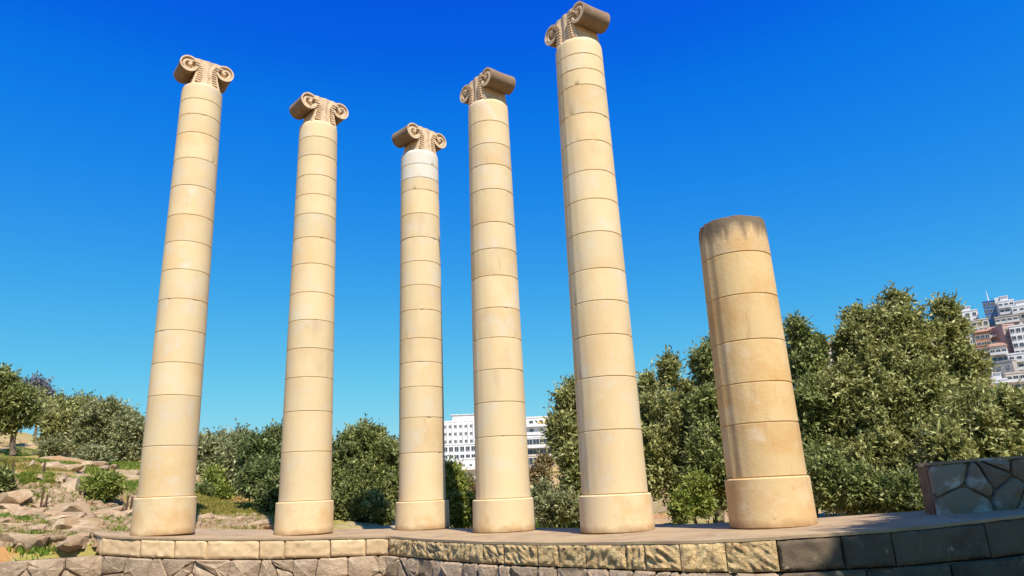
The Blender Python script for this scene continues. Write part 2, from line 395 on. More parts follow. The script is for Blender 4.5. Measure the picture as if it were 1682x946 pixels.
BH = [(153, .33), (470, .35), (600, .31), (800, .29), (1030, .31), (1270, .37), (1700, .40), (2200, .4)]
def bh(px): return float(np.interp(px, [b[0] for b in BH], [b[1] for b in BH]))
def block(px0, px1, kind, idx):
    x0, y0 = front_at(px0); x1, y1 = front_at(px1)
    a = Vector((x0, y0, 0)); b = Vector((x1, y1, 0)); L = (b - a).length; t = (b - a) / L
    nr = Vector((t.y, -t.x, 0)); g = .007
    nx, nz = (36, 17) if kind == 'rough' else (20, 10)
    h = bh((px0 + px1) / 2)
    zt0, zt1 = zf(x0) - .037, zf(x1) - .037
    seed = Vector((idx * 7.3, idx * 3.1, 0))
    ang = random.uniform(-.7, .7)
    if kind == 'rough': ang = random.choice([-.9, -.5, .2, .7, 1.0])
    v = []; f = []
    for j in range(nz + 1):
        for i in range(nx + 1):
            u = i / nx; w = j / nz
            s = g + u * (L - 2 * g)
            zt = zt0 * (1 - u) + zt1 * u
            z = zt - w * (h - .012)
            e = min(u * L, (1 - u) * L, w * h, (1 - w) * h)
            edge = min(1, e / (.035 if kind == 'rough' else .018))
            if kind == 'rough':
                q1 = s * math.cos(ang) + z * math.sin(ang); q2 = -s * math.sin(ang) + z * math.cos(ang)
                n1 = noise.noise(Vector((q1 * 20, q2 * 7, 0)) + seed)
                n2 = noise.noise(Vector((s * 5, z * 5, 4)) + seed)
                d = .012 + edge * (.022 + .036 * n1 + .026 * n2)
            else:
                d = .008 + edge * (.018 + .014 * noise.noise(Vector((s * 9, z * 9, 0)) + seed) + .012 * noise.noise(Vector((s * 3, z * 3, 4)) + seed)) - .012 * (1 - edge) * (1 + noise.noise(Vector((s * 14, z * 14, 7)) + seed))
            p = a + t * s + nr * d
            v.append((p.x - PO.x, p.y - PO.y, z))
    for j in range(nz):
        for i in range(nx):
            k = j * (nx + 1) + i
            f.append((k, k + nx + 1, k + nx + 2, k + 1))
    # sides going back
    ring = [i for i in range(nx + 1)] + [j * (nx + 1) + nx for j in range(1, nz + 1)] + [nz * (nx + 1) + i for i in range(nx - 1, -1, -1)] + [j * (nx + 1) for j in range(nz - 1, 0, -1)]
    o = len(v)
    for r in ring:
        x, y, z = v[r]; v.append((x - nr.x * .15, y - nr.y * .15, z))
    n = len(ring)
    for i in range(n): f.append((ring[i], ring[(i + 1) % n], o + (i + 1) % n, o + i))
    m = {'rough': M_rough, 'smooth': M_block, 'grey': M_shade_block}[kind]
    return mesh_obj('block', v, f, m, platform, smooth=50)
M_shade_block = mat('shade_toned_block', (.135, .095, .06), .9, layers=[((.09, .065, .045), 3, .45, .65, S1), ((.22, .16, .10), 8, .58, .75, S1), ((.5, .38, .2), 5, .64, .74, S1)], bump=.6, bscale=28, bdist=.012, objvar=.15)  # shade of the platform's right end is painted into this dark colour
J1 = [155, 172, 232, 286, 341, 425, 470, 543, 600, 638]
J2 = [638, 678.5, 702.7, 739, 795, 829.5, 883, 920, 965, 1028, 1059.7, 1117, 1189.5, 1274]
J3 = [1274, 1381, 1463, 1615, 1740, 1860, 2000, 2200]
bi = 0
for J, kd in ((J1, 'smooth'), (J2, 'rough'), (J3, 'grey')):  # 'grey' blocks wear the shade-darkened colour
    for a, b in zip(J[:-1], J[1:]):
        block(a, b, kd, bi); bi += 1

# ------------------------------------------------------------------ stone patterns cut into separate pieces
def clip(poly, nx, ny, c):
    out = []
    for i in range(len(poly)):
        p, q = poly[i], poly[(i + 1) % len(poly)]
        dp = p[0] * nx + p[1] * ny - c; dq = q[0] * nx + q[1] * ny - c
        if dp <= 0: out.append(p)
        if (dp < 0 < dq) or (dq < 0 < dp):
            t = dp / (dp - dq); out.append((p[0] + (q[0] - p[0]) * t, p[1] + (q[1] - p[1]) * t))
    return out
def voronoi(seeds, x0, x1, y0, y1, gap):
    cells = []
    for i, s in enumerate(seeds):
        poly = [(x0, y0), (x1, y0), (x1, y1), (x0, y1)]
        for j, q in enumerate(seeds):
            if i == j: continue
            dx, dy = q[0] - s[0], q[1] - s[1]; d = math.hypot(dx, dy)
            if d > 2.2: continue
            nx, ny = dx / d, dy / d
            c = ((s[0] + q[0]) / 2) * nx + ((s[1] + q[1]) / 2) * ny - gap / 2
            poly = clip(poly, nx, ny, c)
            if len(poly) < 3: break
        if len(poly) >= 3: cells.append(poly)
    return cells
def round_poly(poly, cut=.22, wob=.0, rnd=random):
    out = []
    n = len(poly)
    for i in range(n):
        p, q = poly[i], poly[(i + 1) % n]
        L = math.hypot(q[0] - p[0], q[1] - p[1])
        if L < .02: out.append(p); continue
        for t in (cut * .8, .5, 1 - cut * .8):
            w = rnd.uniform(-wob, wob)
            out.append((p[0] + (q[0] - p[0]) * t - (q[1] - p[1]) / L * w, p[1] + (q[1] - p[1]) * t + (q[0] - p[0]) / L * w))
    return out
def stone_piece(poly, fn, proud, bulge, name, m, parent, rnd, back=.12, smooth=35, rough=.008):
    """fn(s, t, depth) -> world vertex"""
    n = len(poly)
    cx = sum(p[0] for p in poly) / n; cy = sum(p[1] for p in poly) / n
    v = [fn(p[0], p[1], -back) for p in poly]
    v += [fn(p[0], p[1], proud * .35) for p in poly]
    tx, ty = rnd.uniform(-.12, .12), rnd.uniform(-.12, .12)
    for k, dep in ((.9, .85), (.5, 1.0)):
        for p in poly:
            x, y = cx + (p[0] - cx) * k, cy + (p[1] - cy) * k
            v.append(fn(x, y, proud * dep + bulge * (1 - k) + tx * (x - cx) + ty * (y - cy) + rnd.uniform(-rough, rough)))
    v.append(fn(cx + rnd.uniform(-.03, .03), cy, proud + bulge + rnd.uniform(-.01, .012)))
    f = []
    for r in range(3):
        for i in range(n):
            f.append((r * n + i, r * n + (i + 1) % n, (r + 1) * n + (i + 1) % n, (r + 1) * n + i))
    for i in range(n): f.append((3 * n + i, 3 * n + (i + 1) % n, 4 * n))
    return mesh_obj(name, v, f, m, parent, smooth=smooth)
def path_fn(pts, ztop, org):
    p = np.array(pts, float); s = np.concatenate([[0], np.cumsum(np.hypot(*np.diff(p, axis=0).T))])
    def fn(a, t, d):
        x = np.interp(a, s, p[:, 0]); y = np.interp(a, s, p[:, 1])
        i = int(np.clip(np.searchsorted(s, a) - 1, 0, len(s) - 2))
        e = .3
        xa, ya = np.interp(a - e, s, p[:, 0]), np.interp(a - e, s, p[:, 1]); xb, yb = np.interp(a + e, s, p[:, 0]), np.interp(a + e, s, p[:, 1])
        tx, ty = xb - xa, yb - ya; l = math.hypot(tx, ty); tx /= l; ty /= l
        return (x + ty * d - org[0], y - tx * d - org[1], ztop(a) + t - org[2])
    return fn, s[-1], s

rw = empty('rubble_wall', (0, 13, -.9)); RO = (0, 13, -.9)
tag(rw, 'low wall of irregular fitted pinkish stones under the column platform', 'wall')
lead = [(-11.6, 14.2), (-10.9, 14.1), (-10.2, 13.95), (-9.4, 14.0), (-8.9, 14.1)]
front_strip = lead + [(x, y) for q, x, y in FRONT if q >= 172]
pf = np.array(front_strip); slen = np.concatenate([[0], np.cumsum(np.hypot(*np.diff(pf, axis=0).T))])
hz = [-.12, -.13, -.12, -.1, zf(-8.9) - .39] + [zf(x) - .037 - bh(q) for q, x, y in FRONT if q >= 172]
fnw, LW, _ = path_fn(front_strip, lambda a: float(np.interp(a, slen, hz)), RO)
s_split = slen[len(lead) + [q for q, _, _ in FRONT if q >= 172].index(1271)]
rnd = random.Random(3)
seeds = []
for r_ in range(2):
    a = -.1 + r_ * .25
    while a < s_split:
        seeds.append((a + rnd.uniform(-.12, .12), -.20 - .38 * r_ + rnd.uniform(-.09, .09))); a += rnd.uniform(.42, .75)
# small wedges
for k in range(16): seeds.append((rnd.uniform(0, s_split), rnd.uniform(-.5, -.08)))
for poly in voronoi(seeds, 0, s_split, -.8, -.006, .012):
    if len(poly) < 3: continue
    xs = [p[0] for p in poly]; ys = [p[1] for p in poly]
    if (max(xs) - min(xs)) < .1 or (max(ys) - min(ys)) < .06: continue
    stone_piece(round_poly(poly, .10, .006, rnd), fnw, rnd.uniform(.03, .08), rnd.uniform(.0, .05), 'stone', M_rubble, rw, rnd, smooth=20, rough=.016)
a = s_split + .01; k = 0
for r_, (zt, zb) in enumerate(((-.008, -.36), (-.372, -.8))):
    a = s_split + .01 + r_ * .3
    while a < LW - .2:
        w = rnd.uniform(.62, 1.05); b = min(a + w, LW)
        poly = [(a, zb), (b - .02, zb), (b - .02, zt - rnd.uniform(0, .015)), (a, zt - rnd.uniform(0, .015))]
        pp = []
        for i in range(4):
            p, q = poly[i], poly[(i + 1) % 4]
            for t in (.06, .3, .5, .7, .94): pp.append((p[0] + (q[0] - p[0]) * t, p[1] + (q[1] - p[1]) * t + rnd.uniform(-.006, .006)))
        stone_piece(pp, fnw, rnd.uniform(.03, .05), .02, 'stone', M_shade_block, rw, rnd, smooth=25)
        a = b
v = []; f = []
aa = np.linspace(0, LW, 120)
for q in aa: v += [fnw(q, -.01, -.03), fnw(q, -.85, -.03), fnw(q, -.01, -.35)]
for i in range(119): f += [(3 * i, 3 * i + 1, 3 * i + 4, 3 * i + 3), (3 * i + 2, 3 * i, 3 * i + 3, 3 * i + 5)]
mesh_obj('mortar_core', v, f, M_mortar, rw)

# ------------------------------------------------------------------ garden wall on the right of the platform
gw_a = at(1538, 842, 11.35); gw_b = at(1682, 828, 11.75)
gdir = Vector((gw_b.x - gw_a.x, gw_b.y - gw_a.y, 0)).normalized()
gpath = [(gw_a.x, gw_a.y), (gw_a.x + gdir.x * 4.4, gw_a.y + gdir.y * 4.4)]
gz0 = zf(gw_a.x) - .05
gw = empty('garden_wall', (gw_a.x, gw_a.y, gz0)); GO = (gw_a.x, gw_a.y, gz0)
tag(gw, 'grey wall faced with large irregular stones standing on the right end of the platform', 'wall')
GH = .70
fng, LG, _ = path_fn(gpath, lambda a: gz0 + .03 * a, GO)
rnd = random.Random(12)
# big flat slab at lower left like the photo, smaller ones above and to the right
gseeds = [(.52, .30), (.35, .80), (.93, .72), (1.05, .98), (1.15, .33), (1.45, .88), (1.38, .16), (1.66, .33), (1.75, .72), (2.05, .95), (2.2, .35), (2.5, .7), (2.75, .25), (3.0, .85), (3.3, .45), (3.7, .75), (3.8, .2), (4.2, .5), (.72, .62)]
gseeds = [(a * .82, b * .72) for a, b in gseeds]
for poly in voronoi(gseeds, .0, LG, 0, GH, .016):
    stone_piece(round_poly(poly, .18, .006, rnd), fng, rnd.uniform(.03, .08), rnd.uniform(.0, .05), 'stone', M_gwall, gw, rnd, smooth=30, rough=.012)
v = []
for (q, d) in ((0, 0), (LG, 0), (LG, -.38), (0, -.38)):
    v += [fng(q, 0, d), fng(q, GH - .01, d)]
mesh_obj('mortar_core', v, [(0, 2, 3, 1), (2, 4, 5, 3), (4, 6, 7, 5), (6, 0, 1, 7), (1, 3, 5, 7)], M_mortar, gw)
v = []
for (q, d) in ((-.03, .05), (LG, .05), (LG, -.42), (-.03, -.42)):
    v += [fng(q, GH + .002, d), fng(q, GH + .035, d)]
mesh_obj('coping', v, [(0, 2, 3, 1), (2, 4, 5, 3), (4, 6, 7, 5), (6, 0, 1, 7), (1, 3, 5, 7), (0, 6, 4, 2)], M_gwall, gw)

# ------------------------------------------------------------------ columns
NS = 100
def drum(parent, z0, z1, r0, r1, flute, fang, m, groove=True, cham=.007, jit=0.0, name='drum', top_round=None, seed=0, rough_top=False):
    zs = []
    if groove:
        zs += [(z0, -.013), (z0 + .009, -.013), (z0 + .0105, -cham), (z0 + .0105 + cham, 0)]
    else: zs += [(z0, -cham), (z0 + cham, 0)]
    nmid = 4
    zt = z1 if top_round is None else z1 - top_round
    for k in range(1, nmid): zs.append((z0 + (zt - z0) * k / nmid, 0))
    if top_round is None:
        zs += [(z1 - cham, 0), (z1 - .0005, -cham), (z1 - .0005, -.08)]
    else:
        for k in range(0, 9):
            t = math.radians(90 * k / 8)
            zs.append((zt + math.sin(t) * top_round, -(1 - math.cos(t)) * top_round * .75))
        zs.append((z1, -top_round * .75 - .05))
    v = []
    for (z, off) in zs:
        t = (z - z0) / (z1 - z0)
        r = r0 * (1 - t) + r1 * t + off
        for k in range(NS):
            a = 2 * math.pi * k / NS
            fr = abs(math.sin(a * 10))                   # 20 shallow channels
            da = (a - fang + math.pi) % (2 * math.pi) - math.pi
            w = max(0, math.cos(da * 1.25)) if abs(da) < R(72) else 0
            rr_ = r - flute * w * fr
            rr_ += .0025 * noise.noise(Vector((math.cos(a) * 2, math.sin(a) * 2, z * 2 + seed)))
            zz = z
            if name == 'drum' and (abs(z - z1) < .02 or abs(z - z0) < .03):
                jz = z1 if abs(z - z1) < .02 else z0
                rr_ -= .05 * max(0, noise.noise(Vector((math.cos(a) * 3.1, math.sin(a) * 3.1, jz * 5.3 + seed))) - .38)
            if rough_top and z > z1 - .03:
                zz = z + .014 * noise.noise(Vector((math.cos(a) * 5, math.sin(a) * 5, seed))); rr_ -= .012 * (1 + noise.noise(Vector((math.cos(a) * 4, math.sin(a) * 4, 9))))
            v.append((rr_ * math.cos(a), rr_ * math.sin(a), zz))
    n = len(zs); f = []
    for j in range(n - 1):
        for k in range(NS):
            f.append((j * NS + k, j * NS + (k + 1) % NS, (j + 1) * NS + (k + 1) % NS, (j + 1) * NS + k))
    c0 = len(v); v.append((0, 0, zs[-1][0]))
    for k in range(NS): f.append(((n - 1) * NS + k, (n - 1) * NS + (k + 1) % NS, c0))
    return mesh_obj(name, v, f, m, parent, smooth=35)

# weathered top for the broken column: streaks that run down from the top edge
M_wtop = mat('weathered_top_sandstone', (.57, .41, .23), .9, layers=[((.58, .36, .16), 2, .45, .68, S1)], bump=.5, bscale=18, bdist=.02)
def add_weather(m, ztop, depth):
    n = m.node_tree; L = n.links; b = n.nodes['Principled BSDF']
    src = b.inputs['Base Color'].links[0].from_socket
    tc = n.nodes.new('ShaderNodeTexCoord'); sx = n.nodes.new('ShaderNodeSeparateXYZ'); L.new(tc.outputs['Object'], sx.inputs[0])
    mr = n.nodes.new('ShaderNodeMapRange'); mr.inputs[1].default_value = ztop - depth; mr.inputs[2].default_value = ztop
    L.new(sx.outputs[2], mr.inputs[0])
    mp = n.nodes.new('ShaderNodeMapping'); mp.inputs['Scale'].default_value = (5, 5, .8); L.new(tc.outputs['Object'], mp.inputs[0])
    no = n.nodes.new('ShaderNodeTexNoise'); no.inputs['Scale'].default_value = 1.6; no.inputs['Detail'].default_value = 7; L.new(mp.outputs[0], no.inputs['Vector'])
    ad = n.nodes.new('ShaderNodeMath'); ad.operation = 'ADD'; L.new(mr.outputs[0], ad.inputs[0]); L.new(no.outputs[0], ad.inputs[1])
    m2 = n.nodes.new('ShaderNodeMapRange'); m2.inputs[1].default_value = 1.02; m2.inputs[2].default_value = 1.35; m2.inputs[4].default_value = .9; L.new(ad.outputs[0], m2.inputs[0])
    mx = n.nodes.new('ShaderNodeMix'); mx.data_type = 'RGBA'; L.new(m2.outputs[0], mx.inputs[0]); L.new(src, mx.inputs[6]); mx.inputs[7].default_value = (.13, .095, .065, 1)
    L.new(mx.outputs[2], b.inputs['Base Color'])

def foot_dirt(m):
    n = m.node_tree; L = n.links; b = n.nodes['Principled BSDF']
    src = b.inputs['Base Color'].links[0].from_socket
    tc = n.nodes.new('ShaderNodeTexCoord'); sx = n.nodes.new('ShaderNodeSeparateXYZ'); L.new(tc.outputs['Object'], sx.inputs[0])
    no = n.nodes.new('ShaderNodeTexNoise'); no.inputs['Scale'].default_value = 4; no.inputs['Detail'].default_value = 6; L.new(tc.outputs['Object'], no.inputs['Vector'])
    a = n.nodes.new('ShaderNodeMath'); a.operation = 'MULTIPLY_ADD'; a.inputs[1].default_value = -.22; L.new(no.outputs[0], a.inputs[0]); L.new(sx.outputs[2], a.inputs[2])
    mr = n.nodes.new('ShaderNodeMapRange'); mr.inputs[1].default_value = .02; mr.inputs[2].default_value = -.11; L.new(a.outputs[0], mr.inputs[0])
    mx = n.nodes.new('ShaderNodeMix'); mx.data_type = 'RGBA'; L.new(mr.outputs[0], mx.inputs[0]); L.new(src, mx.inputs[6]); mx.inputs[7].default_value = (.33, .19, .09, 1)
    L.new(mx.outputs[2], b.inputs['Base Color'])
foot_dirt(M_base); foot_dirt(M_base2)
# ---- capital: flared block with two scrolls; front of the capital faces local -Y
CW, CD, CHt = .84, .68, .72       # spacing of scroll centres, depth, height
VR = .212
def make_volute_mesh(sgn, r=VR):
    """cylinder along Y with carved spiral ends; the spiral unrolls from the middle top"""
    rings, seg = 26, 60
    v = []; f = []
    def depth(rad, th):
        t = rad / r
        ph = (th if sgn > 0 else math.pi - th)           # mirrored scroll
        turns = 1.3
        q = (t / .8 * 1.15 + ph / (2 * math.pi) - .78) % 1.0   # spiral phase inside the rim band
        chan = min(1, max(0, (.5 - .5 * math.cos(2 * math.pi * q)) * 1.7 - .45))
        e = min(1, max(0, (.82 - t) / .06)) * min(1, max(0, (t - .12) / .1))
        d = -.085 * chan * e
        return d
    for side in (-1, 1):
        o = len(v)
        y0 = side * CD / 2
        for j in range(rings + 1):
            rad = r * j / rings
            for k in range(seg):
                th = 2 * math.pi * k / seg
                v.append((rad * math.cos(th), y0 + side * depth(rad, th), rad * math.sin(th)))
        for j in range(rings):
            for k in range(seg):
                q = (o + j * seg + k, o + j * seg + (k + 1) % seg, o + (j + 1) * seg + (k + 1) % seg, o + (j + 1) * seg + k)
                f.append(q[::-1] if side < 0 else q)
    a = rings * seg; b = (rings + 1) * seg + rings * seg
    # body between the ends, slightly waisted
    prev = a
    for t in (.12, .3, .5, .7, .88):
        o = len(v); rr_ = r * (1 - .05 * math.sin(math.pi * t))
        for k in range(seg):
            th = 2 * math.pi * k / seg
            v.append((rr_ * math.cos(th), -CD / 2 + CD * t, rr_ * math.sin(th)))
        for k in range(seg): f.append((prev + k, prev + (k + 1) % seg, o + (k + 1) % seg, o + k))
        prev = o
    for k in range(seg): f.append((prev + k, prev + (k + 1) % seg, b + (k + 1) % seg, b + k))
    f = [q[::-1] for q in f]
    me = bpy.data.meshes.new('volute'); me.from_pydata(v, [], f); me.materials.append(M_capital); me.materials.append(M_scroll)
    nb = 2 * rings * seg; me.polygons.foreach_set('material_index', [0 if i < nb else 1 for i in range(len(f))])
    me.polygons.foreach_set('use_smooth', [True] * len(me.polygons)); me.set_sharp_from_angle(angle=R(50))
    me.update(); return me
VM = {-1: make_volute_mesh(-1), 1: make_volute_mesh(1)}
ZV = CHt - VR        # height of scroll centres
def make_capital_mesh():
    # right half outline (x, z) going up
    out = []
    for k in range(13):
        t = k / 12
        z = t * (CHt - .06)
        x = .335 - .085 * math.sin(min(1, t * 1.45) * math.pi / 2) + (.16 * max(0, (t - .70) / .30) ** 1.4)
        out.append((x, z))
    out.append((.36, CHt - .01)); out.append((.25, CHt + .0)); out.append((.12, CHt - .015))
    H_ = out + [(0, CHt - .02)]
    mb = MB()
    cols_ = 24
    # front and back relief grids between -x and +x at each z row
    rows = [(x, z) for x, z in out[:14]]
    for side in (-1, 1):
        v = []; f = []
        for (x, z) in rows:
            for c in range(cols_ + 1):
                u = -1 + 2 * c / cols_
                ax = abs(u)
                rib = .028 * max(0, 1 - (ax / .22) ** 2) + .022 * max(0, 1 - ((ax - .52) / .2) ** 2)
                v.append((x * u, side * (CD / 2 - .03 + rib), z))
        for j in range(len(rows) - 1):
            for c in range(cols_):
                k = j * (cols_ + 1) + c
                q = (k, k + 1, k + cols_ + 2, k + cols_ + 1)
                f.append(q if side < 0 else q[::-1])
        mb.add(v, f)
    # sides and top
    full = [(x, z) for x, z in rows] 
    top = [(x, z) for x, z in reversed(rows)]
    loop = full + [(.12, CHt - .004), (-.12, CHt - .004)] + [(-x, z) for x, z in top]
    n = len(loop); v = []
    for (x, z) in loop: v += [(x, -CD / 2 + .03, z), (x, CD / 2 - .03, z)]
    mb.add(v, [(2 * i, 2 * i + 1, 2 * ((i + 1) % n) + 1, 2 * ((i + 1) % n)) for i in range(n)])
    # front top filler
    xt, zt = rows[-1]
    mb.add([(-xt, -CD / 2 + .03, zt), (xt, -CD / 2 + .03, zt), (.12, -CD / 2 + .03, CHt - .004), (-.12, -CD / 2 + .03, CHt - .004)], [(0, 1, 2, 3)])
    # carved leaf ribs either side, front and back
    for side in (-1, 1):
        for sx in (-1, 1):
            for k in range(9):
                z = .10 + k * .062
                t = z / (CHt - .06)
                w = .335 - .085 * math.sin(min(1, t * 1.45) * math.pi / 2)
                xa, xb = w * .46, w * .84
                if k > 6: xa += .03 * (k - 6); xb += .06 * (k - 6)
                y = side * (CD / 2 - .005)
                x0_, x1_ = (xa, xb) if sx > 0 else (-xb, -xa)
                ys = (y - .028, y + .017)
                mb.add([(x0_, ys[0], z - .012), (x1_, ys[0], z - .028), (x1_, ys[1], z - .028), (x0_, ys[1], z - .012),
                        (x0_, ys[0], z + .014), (x1_, ys[0], z + .006), (x1_, ys[1], z + .006), (x0_, ys[1], z + .014)],
                       [(0, 3, 2, 1), (4, 5, 6, 7), (0, 1, 5, 4), (1, 2, 6, 5), (2, 3, 7, 6), (3, 0, 4, 7)])
    me = bpy.data.meshes.new('capital'); me.from_pydata(mb.v, [], mb.f); me.materials.append(M_capital)
    me.polygons.foreach_set('use_smooth', [True] * len(me.polygons)); me.set_sharp_from_angle(angle=R(32)); me.update()
    return me
CM = make_capital_mesh()

# (x, y), joint heights from the base drum's top upwards, radii of shaft bottom and top, capital heading, flute depth, labels
COLS = [
    ((-7.46, 15.25), [.95, 1.97, 3.02, 3.72, 4.43, 5.14, 5.82, 6.49, 7.14, 7.87, 8.57, 9.24, 9.73, 10.15, 10.62], .545, .462, 38, .001,
     'tall cream sandstone column at the left end of the platform, with scroll capital'),
    ((-4.62, 15.55), [.74, 1.74, 2.59, 3.32, 3.96, 4.60, 5.24, 5.92, 6.56, 7.15, 7.64, 8.14, 8.66, 9.15, 9.62], .54, .452, 42, .001,
     'cream sandstone column, second from the left, between the olive trees and the round dense tree'),
    ((-2.24, 16.47), [.63, 1.66, 2.44, 3.14, 3.71, 4.27, 4.96, 5.57, 6.17, 6.79, 7.41, 8.05, 8.38, 8.76, 9.18], .525, .476, 45, .001,
     'slimmest looking column, with two whitened drums below its scroll capital'),
    ((-.36, 14.20), [.62, 1.77, 2.43, 3.07, 3.71, 4.33, 5.01, 5.60, 6.19, 6.95, 7.53, 8.04, 8.59, 9.17], .53, .452, -52, .005,
     'cream sandstone column in front of the white apartment blocks, capital turned to the left'),
    ((1.55, 12.18), [.63, 1.64, 2.52, 3.24, 3.84, 4.42, 5.11, 5.74, 6.31, 6.92, 7.49, 8.10, 8.45, 8.79, 9.20], .55, .463, -55, .010,
     'column reaching highest in the photo, with scroll capital turned left, next to the broken one'),
    ((3.60, 10.69), [.78, 1.53, 2.11, 2.74, 3.44, 4.11, 4.71], .56, .523, None, .026,
     'short broken column without a capital, its top blackened by weather'),
]
BASED = [.605, .60, .60, .60, .605, .60]
for ci, ((x, y), js, r0, r1, cap, fl, lab) in enumerate(COLS):
    zb = zf(x) - .004
    c = empty('broken_column' if cap is None else 'column', (x, y, zb))
    tag(c, lab, 'column', 'tall columns with scroll capitals' if cap is not None else None)
    azc = math.atan2(x, y)
    fang = math.pi - azc                        # the side that shows at the left of the shaft
    if ci == 5: fang -= 0.05
    hb = js[0] - zb
    b = drum(c, 0, hb, BASED[ci] + .004, BASED[ci] - .006, 0, 0, M_base2 if ci == 5 else M_base, groove=False, cham=.02, name='base_drum', seed=ci)
    for k in range(len(js) - 1):
        za, zt = js[k] - zb, js[k + 1] - zb
        ta, tb = (js[k] - js[0]) / (js[-1] - js[0]), (js[k + 1] - js[0]) / (js[-1] - js[0])
        ent = lambda t: r0 + (r1 - r0) * t + .006 * math.sin(math.pi * t)
        last = k == len(js) - 2
        m = M_shaft
        if ci == 2 and k >= len(js) - 3: m = M_white
        if ci == 5: m = M_wtop if last else M_broken
        d = drum(c, za, zt, ent(ta), ent(tb), fl, fang, m, seed=ci * 31 + k * 3.7, top_round=.10 if (last and cap is not None) else None, rough_top=(ci == 5 and last))
        if ci == 2 and k >= len(js) - 3: d['label'] = 'whitened drum near the top'
        if ci == 5 and last:
            d['label'] = 'top drum with blackened, ragged rim'
            add_weather(M_wtop, zt, .75)
    if cap is not None:
        cp = bpy.data.objects.new('capital', CM); link(cp, c)
        cp.location = (0, 0, js[-1] - zb - .04); cp.rotation_euler = (0, 0, R(cap))
        if ci == 2: pass
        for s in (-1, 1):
            vo = bpy.data.objects.new('volute', VM[s]); link(vo, cp); vo.location = (s * CW / 2, 0, ZV)

